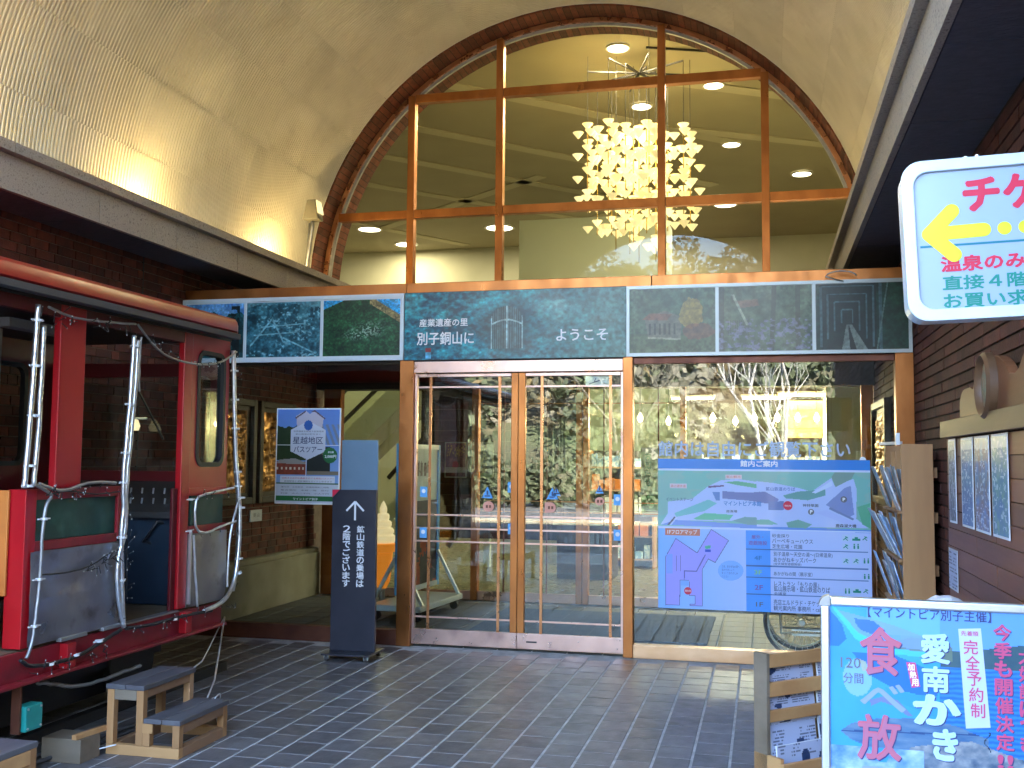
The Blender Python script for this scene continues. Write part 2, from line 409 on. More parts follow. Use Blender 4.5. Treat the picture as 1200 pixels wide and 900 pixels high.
def put_text(mb, s, x0, y0, x1, y1, d, bold=0.0, fit='box', res=2, skew=0.0):
    """lettering s filling the rectangle x0..x1, y0..y1 of the frame, lying at height d"""
    V, F = glyphs(s, 0.0, res)
    if not V: return
    if bold:
        k = len(V); n = len(V); V2 = []; F2 = []
        b = bold * (0.9 if any(ord(c) < 0x3100 for c in s) else 0.7)
        for q in range(8):
            ox, oy = b * math.cos(q * math.pi / 4), b * math.sin(q * math.pi / 4)
            V2 += [(x + ox, y + oy, q + 1) for x, y in V]; F2 += [tuple(i + q * n for i in f) for f in F]
        V = V2; F = F2
    else: V = [(x, y, 0) for x, y in V]
    xs = [v[0] for v in V]; ys = [v[1] for v in V]
    a, b, c, e = min(xs), max(xs), min(ys), max(ys)
    sx = (x1 - x0) / max(b - a, 1e-6); sy = (y1 - y0) / max(e - c, 1e-6)
    if fit == 'char': sx = sy = min(sx, sy); 
    ox = (x0 + x1) / 2 - sx * (a + b) / 2; oy = (y0 + y1) / 2 - sy * (c + e) / 2
    mb.add([(ox + sx * x + skew * (oy + sy * y - y0), oy + sy * y, d + q * 0.00004) for x, y, q in V], F)

def text_h(fr, s, x0, y0, x1, y1, d, m, parent, bold=0.0, name='lettering', skew=0.0):
    mb = MB(fr); put_text(mb, s, x0, y0, x1, y1, d, bold, skew=skew)
    return mb.build(name, m, parent)

def text_v(fr, s, x0, y0, x1, y1, d, m, parent, bold=0.0, name='lettering', sway=0.0):
    mb = MB(fr); n = len(s); h = (y1 - y0) / n
    for i, ch in enumerate(s):
        yt = y1 - i * h; dx = sway * i / max(1, n - 1)
        k = 0.08 if ch not in 'っゃゅょ、。' else 0.25
        if ch == 'ー':
            mb.box((x0 + x1) / 2 - 0.06 * h + dx, yt - h * 0.9, d, (x0 + x1) / 2 + 0.06 * h + dx, yt - h * 0.1, d + 0.0005); continue
        put_text(mb, ch, x0 + k * (x1 - x0) / 2 + dx, yt - h * (1 - k / 2), x1 - k * (x1 - x0) / 2 + dx, yt - h * k / 2, d, bold)
    return mb.build(name, m, parent)

# ------------------------------------------------------------------ painted prints (flat pictures)
def vnoise(x, y, seed=0):
    x = np.asarray(x, float); y = np.asarray(y, float)
    xi = np.floor(x).astype(np.int64); yi = np.floor(y).astype(np.int64); fx = x - xi; fy = y - yi
    def h(a, b):
        n = (a * 374761393 + b * 668265263 + seed * 1442695041) & 0x7fffffff
        n = ((n ^ (n >> 13)) * 1274126177) & 0x7fffffff
        return ((n ^ (n >> 16)) & 0xffff) / 65535.0
    fx = fx * fx * (3 - 2 * fx); fy = fy * fy * (3 - 2 * fy)
    return (h(xi, yi) * (1 - fx) + h(xi + 1, yi) * fx) * (1 - fy) + (h(xi, yi + 1) * (1 - fx) + h(xi + 1, yi + 1) * fx) * fy
def fbm(x, y, seed=0, o=4):
    t = 0; a = 0.5
    for k in range(o): t = t + a * vnoise(x * 2 ** k, y * 2 ** k, seed + k); a *= 0.5
    return t / (1 - 0.5 ** o)
def lerp(a, b, t):
    t = np.clip(t, 0, 1)[..., None]
    return np.asarray(a) * (1 - t) + np.asarray(b) * t
def over(img, col, mask):
    return img * (1 - np.clip(mask, 0, 1)[..., None]) + np.asarray(col) * np.clip(mask, 0, 1)[..., None]
def poly_mask(U, V, pts):
    ins = np.zeros(U.shape, bool); n = len(pts)
    for i in range(n):
        x0, y0 = pts[i]; x1, y1 = pts[(i + 1) % n]
        if y0 == y1: continue
        c = ((y0 > V) != (y1 > V)) & (U < (x1 - x0) * (V - y0) / (y1 - y0) + x0)
        ins ^= c
    return ins.astype(float)
def picture(fr, x0, y0, x1, y1, d, fn, parent, nx=120, ny=80, m=None, name='picture', label=None, detail=0.0):
    U, V = np.meshgrid((np.arange(nx) + .5) / nx, (np.arange(ny) + .5) / ny)
    img = fn(U, V)
    if detail: img = img * (1 - detail / 2 + detail * fbm(U * nx / 5, V * ny / 5, 17, 3))[..., None]
    img = np.clip(img, 0, 1)
    img = np.where(img <= 0.04045, img / 12.92, ((img + 0.055) / 1.055) ** 2.4)
    mb = MB(fr); mb.grid(nx, ny, lambda a, b: (x0 + (x1 - x0) * a, y0 + (y1 - y0) * b, d))
    ob = mb.build(name, m or print_m, parent, label=label)
    me = ob.data
    ca = me.color_attributes.new('print', 'FLOAT_COLOR', 'CORNER')
    rgb = img.reshape(-1, 3)
    arr = np.ones((len(rgb), 4, 4), np.float32); arr[:, :, :3] = rgb[:, None, :]
    ca.data.foreach_set('color', arr.reshape(-1))
    return ob
# ================================================================== THE SETTING
XL, XR, XC = -5.24, 1.15, -2.04          # side walls, centre line of the vault
YF, YB = 8.64, 11.62                     # outer and inner glass fronts
YP = -0.6                                # mouth of the porch, behind the camera
ZS, ZV, RV = 3.33, 3.57, 3.2             # soffit, springing and radius of the vault

MB().box(-140, -160, -0.35, 140, 200, -0.12).build('ground', ground_m, kind='structure')

# --- porch floor: every tile its own piece near the camera
floor = thing('floor', kind='structure')
MB().box(XL - 0.3, YP, -0.3, XR + 0.3, YF - 0.06, -0.0026).build('grout_bed', grout_m, floor)
TX, TY = 0.2, 0.236
tm = MB()
g = 0.0055
def tile_shape(mb, w, l):
    w -= 0.0015
    e = 0.0022
    mb.add([(-w, -l, -0.012), (w, -l, -0.012), (w, l, -0.012), (-w, l, -0.012), (-w, -l, -e), (w, -l, -e), (w, l, -e), (-w, l, -e),
            (-w + e, -l + e, 0), (w - e, -l + e, 0), (w - e, l - e, 0), (-w + e, l - e, 0)],
           [(0, 1, 5, 4), (1, 2, 6, 5), (2, 3, 7, 6), (3, 0, 4, 7), (4, 5, 9, 8), (5, 6, 10, 9), (6, 7, 11, 10), (7, 4, 8, 11), (8, 9, 10, 11)])
tile_shape(tm, TX / 2 - g, TY / 2 - g)
tile_me = tm.mesh('tile', tile_m)
cells = []
for ix in range(-27, 8):
    x0 = -0.195 + TX * ix; cx0 = x0 + TX / 2
    if cx0 < XL + 0.12 or cx0 > XR - 0.02: continue
    off = 0 if ix % 2 else TY / 2
    for iy in range(-8, 38):
        y = 0.02 + off + TY * iy + TY / 2
        if y < YP + 0.1 or y > YF - 0.2: continue
        cells.append((cx0, y))
cells_in = sorted([c for c in cells if 4.1 < c[1] and -0.62 * c[1] < c[0] < 0.02 * c[1] + 0.3 and not (c[0] < -3.5)], key=lambda c: c[0] ** 2 + c[1] ** 2)[:300]
keep = set(cells_in)
rest = MB()
for c in cells:
    tz = random.uniform(-0.0003, 0.0006)
    M = Matrix.Translation((c[0], c[1], tz)) @ Matrix.Rotation(random.uniform(-0.004, 0.004), 4, 'X') @ Matrix.Rotation(random.uniform(-0.005, 0.005), 4, 'Y')
    if c in keep: inst(tile_me, 'tile', floor, M)
    else:
        t = MB(M); tile_shape(t, TX / 2 - g, TY / 2 - g); k = len(rest.V); rest.V += t.V; rest.F += [tuple(i + k for i in f) for f in t.F]
for ix in range(-27, 8):                     # the cut course along the threshold
    cx0 = -0.195 + TX * (ix + 0.5)
    if XL + 0.1 < cx0 < XR: tile_shape(MB(Matrix.Translation((cx0, YF - 0.12, 0))), 0.09, 0.05)
rest.build('tile', tile_m, floor, kind='stuff')

# --- brick walls
def brick_wall(root, side, y0, y1, z0, z1, bm, score, pitch=0.0735, ox=0.0, proud=0.012, lens=(0.21, 0.21, 0.1), parts=300, gap=0.009):
    parts = min(parts, 300)
    """bricks laid on the wall plane x = side, facing the porch"""
    sgn = 1 if side < 0 else -1
    me = {}
    for L in set(lens):
        m = MB(); m.box(-0.03, -L / 2 + gap / 2, -pitch / 2 + gap / 2, 0.03, L / 2 - gap / 2, pitch / 2 - gap / 2); me[L] = m.mesh('brick', bm)
    B = []
    z = z0 + pitch / 2; row = 0
    while z < z1:
        y = y0 - random.uniform(0, 0.2)
        while y < y1:
            L = random.choice(lens)
            if y + L > y0 and y < y1 - 0.02:
                B.append((y + L / 2, z, L))
            y += L
        z += pitch; row += 1
    B.sort(key=lambda b: -score(b[0], b[1]))
    rest = MB()
    for i, (y, z, L) in enumerate(B):
        x = side + sgn * (proud - 0.03 + random.uniform(-0.0025, 0.0025))
        if i < parts: inst(me[L], 'brick', root, Matrix.Translation((x, y, z)))
        else: rest.box(x - 0.03, y - L / 2 + gap / 2, z - pitch / 2 + gap / 2, x + 0.03, y + L / 2 - gap / 2, z + pitch / 2 - gap / 2)
    if rest.V: rest.build('brick', bm, root, kind='stuff')

wl = thing('brick_wall', 'red brick side wall with pale mortar lines behind the red rail car', 'wall', (XL, 5, 0))
MB().box(XL - 0.4, YP, 0, XL, 12.2, 3.45).build('mortar', mortar_l, wl)
MB().box(XL - 0.01, 7.93, 0.5, XL + 0.014, 7.945, ZS).build('expansion_joint', black_m, wl)
brick_wall(wl, XL, YP, 11.58, 0.56, ZS - 0.005, brick_l,
           lambda y, z: (2 if (z > 2.55 and 5.0 < y < 8.7) else 1 if (z > 1.4 and 6 < y < 8.7) else 0) - 0.05 * abs(y - 6.5))
pl = MB(); pl.box(XL - 0.02, YP, 0, XL + 0.12, 11.55, 0.5).box(XL - 0.02, YP, 0.5, XL + 0.10, 11.55, 0.55)
pl.build('plinth', concrete, wl, bevel=0.008)
wr = thing('brick_wall', 'dark brown brick side wall with deep black joints right of the doors', 'wall', (XR, 5, 0))
MB().box(XR, YP, 0, XR + 0.4, 12.2, 3.45).build('mortar', mortar_d, wr)
brick_wall(wr, XR, YP, 11.58, 0.0, ZS - 0.005, brick_r, lambda y, z: (1 if (z > 1.75 and y > 4.4 and (z > 1.9 or y > 6.8)) else 0) - 0.08 * y, pitch=0.0735, lens=(0.63, 0.84, 0.42), gap=0.013)

# --- soffits over the side aisles
def soffit(x0, x1, label):
    s = thing('soffit', kind='structure', loc=((x0 + x1) / 2, 5, ZS))
    y = 2.41 - 1.045 * 4; me = None
    MB().box(x0, YP, ZS + 0.03, x1, YB + 0.3, ZS + 0.2).build('soffit_backing', black_m, s)
    pm = MB(); pm.box(-(x1 - x0) / 2 + 0.003, -1.045 / 2 + 0.004, -0.03, (x1 - x0) / 2 - 0.003, 1.045 / 2 - 0.004, 0.03)
    me = pm.mesh('soffit_panel', soffit_m)
    while y < YB:
        if y + 0.52 > YP + 0.5 and y < YB - 0.5:
            inst(me, 'soffit_panel', s, Matrix.Translation(((x0 + x1) / 2, y + 0.52, ZS + 0.03 + random.uniform(0, 0.002))))
        y += 1.045
soffit(XL, -4.829, 'left'); soffit(0.739, XR, 'right')

# --- granite ledges (fascia stones with a cap course) and the light trough behind them
def ledge(xf, sgn, yo):
    """xf: fascia plane; sgn +1 when the stone stands left of its face"""
    s = thing('stone_ledge', kind='structure', loc=(xf, 5, ZS))
    L = 1.045
    fm = MB(); fm.box(0, -L / 2 + 0.003, 0, -0.036, L / 2 - 0.003, 0.235); fme = fm.mesh('fascia_stone', granite)
    cm = MB(); cm.box(0.055, -L / 2 + 0.003, 0, -0.2, L / 2 - 0.003, 0.068); cme = cm.mesh('cap_stone', granite)
    flip = Matrix.Scale(sgn, 4, (1, 0, 0)) if sgn > 0 else Matrix.Rotation(math.pi, 4, 'Z')
    y = yo - 8 * L
    while y < YB - 0.2:
        if y > YP - 0.3:
            inst(fme, 'fascia_stone', s, Matrix.Translation((xf, y + L / 2, ZS)) @ flip)
            inst(cme, 'cap_stone', s, Matrix.Translation((xf, y + L / 2 + 0.07, ZS + 0.243)) @ flip)
        y += L
    x1 = xf - sgn * 0.52
    MB().box(xf - sgn * 0.1, YP, ZS + 0.16, x1, YB + 0.2, ZS + 0.2).build('trough_floor', concrete, s)
    return s
ledge(-4.79, 1, 6.69); ledge(0.70, -1, 6.55)

# --- the ribbed barrel vault, panel by panel
vault = thing('vaulted_ceiling', kind='structure', loc=(XC, 5, ZV))
NS = 16; PA = math.pi / NS; PY = 1.8; RIB = 0.04
def rib_panel(L):
    m = MB(); n = int(round(L / RIB)); seg = 6; V = []; F = []
    prof = []
    for i in range(n):
        y = -L / 2 + 0.001 + i * (L - 0.002) / n; p = (L - 0.002) / n
        prof += [(y, 0.0), (y + p * 0.36, 0.0), (y + p * 0.48, 0.019), (y + p * 0.88, 0.019)]
    prof.append((L / 2 - 0.001, 0.0))
    for j in range(seg + 1):
        a = 0.0005 + (PA - 0.0010) * j / seg
        for y, d in prof:
            r = RV - d; V.append((r * math.cos(a), y, r * math.sin(a)))
    w = len(prof)
    for j in range(seg):
        for i in range(w - 1): F.append((j * w + i, j * w + i + 1, (j + 1) * w + i + 1, (j + 1) * w + i))
    m.add(V, F); return m.mesh('ceiling_panel', rib_m)
full = rib_panel(PY); half = rib_panel(PY / 2)
for k in range(NS):
    M = Matrix.Rotation(-PA * k, 4, 'Y')
    y = YB - 0.32
    first = (k % 2 == 1)
    while y > YP + 0.3:
        L = PY / 2 if first else PY
        if y - L < YP: L = PY / 2
        inst(half if L < 1 else full, 'ceiling_panel', vault, Matrix.Translation((XC, y - L / 2, ZV)) @ M)
        y -= L; first = False
sh = MB(); n = 48
sh.grid(n, 1, lambda u, v: (XC + (RV + 0.03) * math.cos(math.pi * u), YP + v * (YB - 0.3 - YP), ZV + (RV + 0.03) * math.sin(math.pi * u)))
sh.build('vault_shell', rib_m, vault)
MB().box(XL - 0.2, YP, ZV - 0.1, XL + 0.02, YB, ZV).box(XR - 0.02, YP, ZV - 0.1, XR + 0.2, YB, ZV).build('vault_seat', concrete, vault)
tr = MB(); tr.grid(n, 1, lambda u, v: (XC + (RV - 0.012 - 0.012 * v) * math.cos(math.pi * u), YB - 0.33, ZV + (RV - 0.012 - 0.012 * v) * math.sin(math.pi * u)))
tr.build('edge_trim', white_edge, vault)

# --- the mass of the building over and beside the porch (keeps sun and sky out)
bm_ = MB()
bm_.box(-14, YP, 6.95, 8, 12.0, 8.4).box(-14.5, 12.0, 7.8, 8, 29.5, 8.4)
bm_.box(-14, YP + 0.05, -0.2, XL - 0.42, 11.9, 6.95).box(XR + 0.42, YP + 0.05, -0.2, 8, 11.9, 6.95)
bm_.box(XL - 0.42, YP + 0.05, 3.5, XL - 0.1, 11.9, 6.96).box(XR + 0.1, YP + 0.05, 3.5, XR + 0.42, 11.9, 6.96)
bm_.build('building_shell', brick_r, kind='structure')

# --- brick arch round the great window
arch = thing('brick_arch', 'semicircular brick arch round the great window above the doors', 'arch', (XC, YB, ZV))
RA = 3.165
NB = 128; da = math.pi / NB
vm = MB()
def voussoir(mb, y0, y1, r0=RA, r1=RA + 0.2, shrink=0.004):
    a0, a1 = shrink / r0, da - shrink / r0
    P = [(r * math.cos(a), y, r * math.sin(a)) for y in (y0, y1) for r, a in ((r0, a0), (r0, a1), (r1, a1), (r1, a0))]
    mb.add(P, [(0, 1, 2, 3), (7, 6, 5, 4), (0, 4, 5, 1), (1, 5, 6, 2), (2, 6, 7, 3), (3, 7, 4, 0)])
voussoir(vm, -0.15, 0.15); vme = vm.mesh('brick', brick_a)
ym = YB + 0.04
for k in range(NB):
    for yc in (ym - 0.19, ym + 0.32):
        inst(vme, 'brick', arch, Matrix.Translation((XC, yc + random.uniform(-.002, .002), ZV)) @ Matrix.Rotation(-da * k, 4, 'Y'))
am = MB(); am.grid(64, 1, lambda u, v: (XC + (RA + 0.006) * math.cos(math.pi * u), ym - 0.335 + 0.82 * v, ZV + (RA + 0.006) * math.sin(math.pi * u)))
am.build('mortar', mortar_d, arch)
# wall above/beside the arch, facing the room and the roof space
ws = MB(); Nw = 40
for i in range(Nw):
    a0, a1 = math.pi * i / Nw, math.pi * (i + 1) / Nw
    r0, r1 = RA + 0.19, 5.2
    P = [(XC + r * math.cos(a), y, ZV + r * math.sin(a)) for y in (YB - 0.1, YB + 0.5) for r, a in ((r0, a0), (r0, a1), (r1, a1), (r1, a0))]
    ws.add(P, [(0, 1, 2, 3), (7, 6, 5, 4), (0, 4, 5, 1), (1, 5, 6, 2), (2, 6, 7, 3), (3, 7, 4, 0)])
ws.build('arch_wall', brick_r, arch)

# --- the great window: copper ring, mullions, transoms, panes
aw = thing('arched_window', 'great semicircular window with copper bars above the picture banner', 'window', (XC, ym, ZV))
def ring(r0, r1, y0, y1, nseg=72):
    m = MB(); V = []; F = []
    for i in range(nseg + 1):
        a = math.pi * i / nseg
        for r, y in ((r0, y0), (r1, y0), (r1, y1), (r0, y1)): V.append((XC + r * math.cos(a), y, ZV + r * math.sin(a)))
    for i in range(nseg):
        for k in range(4): F.append((i * 4 + k, i * 4 + (k + 1) % 4, i * 4 + 4 + (k + 1) % 4, i * 4 + 4 + k))
    return m.add(V, F)
ring(RA - 0.055, RA - 0.002, ym - 0.035, ym + 0.035).build('ring_frame', copper_hi, aw, smooth=True, sharp=30)
ring(RA - 0.09, RA - 0.055, ym - 0.005, ym + 0.03).build('ring_frame', galv, aw, smooth=True, sharp=30)
mx_ = [-2.04, -0.95, 0.94, 2.08]
mw = 0.045
for x in mx_:
    h = math.sqrt((RA - 0.03) ** 2 - x * x)
    MB().box(XC + x - mw, ym - 0.06, ZV - 0.12, XC + x + mw * 0.9, ym + 0.05, ZV + h).build('mullion', copper, aw, bevel=0.003)
tz = [0.94, 2.345]
for z, spans in ((0.94, [(-math.sqrt(RA**2 - .94**2) + .02, -2.04), (-2.04, -.95), (-.95, .94), (.94, 2.08), (2.08, math.sqrt(RA**2 - .94**2) - .02)]),
                 (2.345, [(-2.04, -.95), (-.95, .94), (.94, 2.08)])):
    for a, b in spans:
        MB().box(XC + a + mw - 0.002, ym - 0.052, ZV + z - 0.05, XC + b - mw + 0.002, ym + 0.045, ZV + z + 0.05).build('transom', copper, aw, bevel=0.003)
MB().box(XC - RA, ym - 0.07, ZV - 0.2, XC + RA, ym + 0.08, ZV - 0.1).build('sill', copper, aw)
def clip_cell(x0, x1, z0, z1, r):
    pts = []
    n = 60
    for i in range(n + 1):
        x = x0 + (x1 - x0) * i / n
        if abs(x) >= r: continue
        t = min(z1, math.sqrt(r * r - x * x))
        if t > z0: pts.append((x, t))
    if len(pts) < 2: return None
    return [(pts[0][0], z0)] + [pts[0]] + pts[1:-1] + [pts[-1], (pts[-1][0], z0)]
xs = [-RA + 0.05] + mx_ + [RA - 0.05]; zs = [-0.1, 0.94, 2.345, RA - 0.05]
for i in range(5):
    for j in range(3):
        if j == 2 and i in (0, 4): continue
        p = clip_cell(xs[i] + 0.02, xs[i + 1] - 0.02, zs[j] + 0.02, zs[j + 1] - 0.02, RA - 0.07)
        if not p: continue
        q = []
        for a in p:
            if not q or (abs(a[0] - q[-1][0]) + abs(a[1] - q[-1][1])) > 1e-4: q.append(a)
        t = random.uniform(-0.0015, 0.0015)
        MB().add([(XC + x, ym + 0.01 + t * x, ZV + z) for x, z in q], [tuple(range(len(q)))]).build('pane', glass_a, aw)

# --- copper beam and vestibule roof
beam = thing('copper_beam', 'long copper clad beam between the banner and the arched window', 'beam', (XC, YF, 3.08))
for a, b in ((XL + 0.02, -3.05), (-3.048, -0.9), (-0.898, XR - 0.02)):
    MB().box(a, YF - 0.03, 2.9, b - 0.002, YF + 0.2, 3.14).build('copper_sheet', copper, beam, bevel=0.004)
MB().box(XL, YF + 0.22, 2.95, XR, YB + 0.3, 3.1).build('vestibule_roof', dark_m, kind='structure')
MB().box(XL + 0.01, YB - 0.02, 2.42, XR - 0.01, YB + 0.28, 3.1).build('vestibule_header', dark_m, kind='structure')
MB().box(XL + 0.01, YF - 0.02, 2.44, XR - 0.01, YF + 0.14, 2.9).build('front_header', dark_m, kind='structure')

# ================================================================== GLASS FRONT (outer)
F0 = Fr((0, YF, 0))        # x across, z up, outward distance towards the camera
def frame_box(fr, a0, b0, a1, b1, d0, d1, name, m, parent, bevel=0.003, **k):
    return MB(fr).box(a0, b0, d0, a1, b1, d1).build(name, m, parent, bevel=bevel, **k)
post_l = thing('door_post', 'copper clad post at the left side of the sliding doors', 'post', (-3.02, YF, 0), 'copper posts of the glass front')
frame_box(F0, -3.09, 0.0, -2.965, 2.46, -0.06, 0.06, 'copper_sheet', copper, post_l)
post_r = thing('door_post', 'copper clad post between the sliding doors and the window with the guide board', 'post', (-1.1, YF, 0), 'copper posts of the glass front')
frame_box(F0, -1.135, 0.0, -1.055, 2.46, -0.06, 0.06, 'copper_sheet', copper, post_r)
post_e = thing('door_post', 'bright copper clad post where the glass front meets the right brick wall', 'post', (1.08, YF, 0), 'copper posts of the glass front')
frame_box(F0, 1.0, 0.0, XR - 0.015, 2.46, -0.06, 0.06, 'copper_sheet', copper, post_e)
hd = thing('door_header', 'copper header strip above the two sliding doors', 'door header', (-2.05, YF, 2.44))
frame_box(F0, -2.963, 2.345, -1.137, 2.445, -0.07, 0.05, 'copper_sheet', copper_pink, hd)

def door(x0, x1, mun, label, stile_l, stile_r):
    d = thing('sliding_door', label, 'door', ((x0 + x1) / 2, YF, 0), 'sliding doors of the entrance')
    z0, z1 = 0.02, 2.34
    frame_box(F0, x0, z0 + 0.13, x0 + stile_l, z1, -0.022, 0.022, 'stile', copper_pink if stile_l < 0.05 else copper, d)
    frame_box(F0, x1 - stile_r, z0 + 0.13, x1, z1, -0.022, 0.022, 'stile', copper_pink if stile_r < 0.05 else copper, d)
    frame_box(F0, x0, z0, x1, z0 + 0.128, -0.024, 0.024, 'bottom_rail', copper_pink, d)
    frame_box(F0, x0 + stile_l + .001, z1 - 0.03, x1 - stile_r - .001, z1 - 0.002, -0.02, 0.02, 'top_rail', copper_pink, d)
    a, b = x0 + stile_l, x1 - stile_r
    MB(F0).box(a, z0 + 0.13, -0.004, b, z1 - 0.03, 0.004).build('glass_pane', glass_o, d)
    for x in mun:
        MB(F0).box(x - 0.011, z0 + 0.128, 0.005, x + 0.011, z1 - 0.03, 0.016).build('vertical_bar', copper_hi, d)
    for z in (0.25, 0.894, 1.006, 1.12, 2.223):
        MB(F0).box(a, z - 0.007, 0.005, b, z + 0.007, 0.013).build('crossbar', copper_pink, d)
    return d
dl = door(-2.963, -2.035, (-2.82, -2.2), 'left sliding glass door leaf with thin copper bars', 0.022, 0.06)
dr = door(-2.033, -1.137, (-1.83, -1.245), 'right sliding glass door leaf with thin copper bars', 0.06, 0.022)
MB(F0).box(-1.95, 0.075, 0.0245, -1.86, 0.088, 0.027).build('finger_slot', ink_black, dr)

def tri_sticker(x, z, parent, w=0.1):
    m = MB(F0); m.flat([(x - w / 2, z), (x + w / 2, z), (x, z + w)], 0.018); o = m.build('warning_sticker', sticker_b, parent)
    m = MB(F0); m.box(x - .006, z + .028, 0.0185, x + .006, z + .065, 0.0195).box(x - 0.024, z + 0.014, 0.0185, x + 0.024, z + 0.024, 0.0195); m.build('sticker_mark', ink_navy, o)
def round_sticker(x, z, parent, r=0.045, flatside=0):
    P = [(x + r * math.cos(a) * 1.1, z + r * math.sin(a)) for a in [R(q) for q in range(-90, 271, 15)]]
    if flatside: P = [(x - 0.05, z - r), (x - 0.05, z + r)] + [(x + r * math.cos(a), z + r * math.sin(a)) for a in [R(q) for q in range(90, -91, -15)]]
    o = MB(F0).flat(P[::-1] if flatside else P, 0.018).build('round_sticker', ink_pink, parent)
    m = MB(F0); m.box(x - 0.022, z - .012, .0185, x - .004, z + .012, .0195).box(x + 0.006, z - .012, .0185, x + .024, z + .012, .0195); m.build('sticker_mark', copper_dark, o)
def notice(x, z, parent):
    o = MB(F0).box(x - 0.032, z - 0.04, 0.0175, x + 0.032, z + 0.05, 0.0185).build('push_notice', sticker_b, parent)
    m = MB(F0); m.lathe([(0.0, 0.0188), (0.018, 0.0188), (0.018, 0.0192), (0, 0.0192)], (x, z + 0.012, 0), 16); m.build('sticker_mark', white_p, o)
tri_sticker(-2.3, 1.27, dl); round_sticker(-2.29, 1.2, dl)
tri_sticker(-1.735, 1.27, dr); tri_sticker(-1.70, 1.3, dr, 0.07); round_sticker(-1.75, 1.2, dr, flatside=1)
tri_sticker(-1.335, 1.325, dr, 0.07); round_sticker(-1.335, 1.26, dr, 0.035)
notice(-2.87, 1.31, dl); notice(-2.87, 0.96, dl); notice(-2.09, 1.36, dl); notice(-2.085, 1.01, dl)
notice(-1.185, 1.27, dr); notice(-1.185, 0.98, dr)
pp = MB(F0); pp.box(-1.46, 2.215, -0.012, -1.25, 2.335, -0.008); o = pp.build('paper_notice', white_p, dr)
MB(F0).bar((-1.43, 2.24, -0.005), (-1.34, 2.27, -0.005), 0.008).bar((-1.385, 2.26, -0.005), (-1.37, 2.29, -0.005), 0.006).build('sticker_mark', ink_navy, o)

# left and right fixed bays
wl_ = thing('shop_window', 'fixed window bay between the left brick wall and the doors', 'window', (-4.15, YF, 0))
MB(F0).box(XL + 0.12, 0.13, -0.005, -3.09, 2.44, 0.005).build('glass_pane', glass_o, wl_)
frame_box(F0, XL + 0.125, 0.0, -3.092, 0.13, -0.04, 0.05, 'bottom_rail', copper_dark, wl_)
wr_ = thing('shop_window', 'wide fixed window right of the doors carrying the guide board', 'window', (0, YF, 0))
MB(F0).box(-1.055, 0.105, -0.005, 1.0, 2.44, 0.005).build('glass_pane', glass_o, wr_)
frame_box(F0, -1.053, 0.0, 0.998, 0.105, -0.05, 0.06, 'bottom_rail', copper_w, wr_)
frame_box(F0, -1.053, 2.40, 0.998, 2.455, -0.03, 0.03, 'top_rail', copper_dark, wr_)
text_h(F0, '館内は自由にご観覧下さい', -0.85, 1.635, 0.66, 1.765, 0.008, mat('window_lettering', (0.42, 0.52, 0.72), None, rough=0.5), wr_, bold=0.02)
lk = MB(F0); lk.lathe([(0, 0.06), (0.024, 0.06), (0.024, 0.075), (0.016, 0.078), (0, 0.078)], (0.75, 1.62, -0.05), 18); lk.build('full_stop', ink_white, wr_)  # white disc set as the full stop that ends the window lettering

# --- inner front: posts, panes, second doors
F1 = Fr((0, YB, 0))
inn = thing('inner_glass_front', 'inner glass front of the vestibule behind the sliding doors', 'glass wall', (XC, YB, 0))
for a, b in ((-5.12, -4.9), (-3.28, -3.2), (-2.06, -1.99), (-1.985, -1.92), (-0.9, -0.84), (1.0, 1.12)):
    frame_box(F1, a, 0.0, b, 2.42, -0.05, 0.05, 'post', copper, inn)
for a, b in ((-4.898, -3.282), (-3.198, -2.062), (-1.918, -0.902), (-0.838, 0.998)):
    MB(F1).box(a, 0.1, -0.004, b, 2.42, 0.004).build('glass_pane', glass_i, inn)
    frame_box(F1, a, 0.0, b, 0.1, -0.03, 0.03, 'bottom_rail', copper_pink, inn)
for x in (-1.75, -1.14, -2.9, -2.4):
    MB(F1).box(x - 0.008, 0.1, 0.005, x + 0.008, 2.42, 0.014).build('vertical_bar', copper_dark, inn)
for z in (0.9, 1.01, 1.13, 2.24):
    MB(F1).box(-1.918, z - 0.006, 0.005, -0.902, z + 0.006, 0.012).build('crossbar', copper_hi, inn)
    MB(F1).box(-3.198, z - 0.006, 0.005, -2.062, z + 0.006, 0.012).build('crossbar', copper_hi, inn)

# --- vestibule floor with the blue mat
vf = thing('vestibule_floor', kind='structure', loc=(XC, 10, 0))
MB().box(XL, YF - 0.06, -0.3, XR, YB + 0.02, -0.012).build('grout_bed', grout_m, vf)
t2 = MB(); tile_shape(t2, 0.145, 0.145); t2me = t2.mesh('tile', mat('vestibule_tile', (0.085, 0.088, 0.095), (0.07, 0.072, 0.08), 3, rough=0.6, rnd=0.12))
nn = 0
for ix in range(22):
    for iy in range(9):
        x = XL + 0.17 + ix * 0.3; y = YF + 0.2 + iy * 0.3
        if x < XR - 0.1 and y < YB - 0.1: inst(t2me, 'tile', vf, Matrix.Translation((x, y, 0))); nn += 1
mt = MB().box(-2.7, 9.35, 0.002, -0.5, 11.0, 0.014)
mt.build('entrance_mat', mat('mat_blue', (0.02, 0.06, 0.13), (0.015, 0.045, 0.1), 60, rough=0.9), label='blue entrance mat lying between the outer and inner doors', cat='door mat')
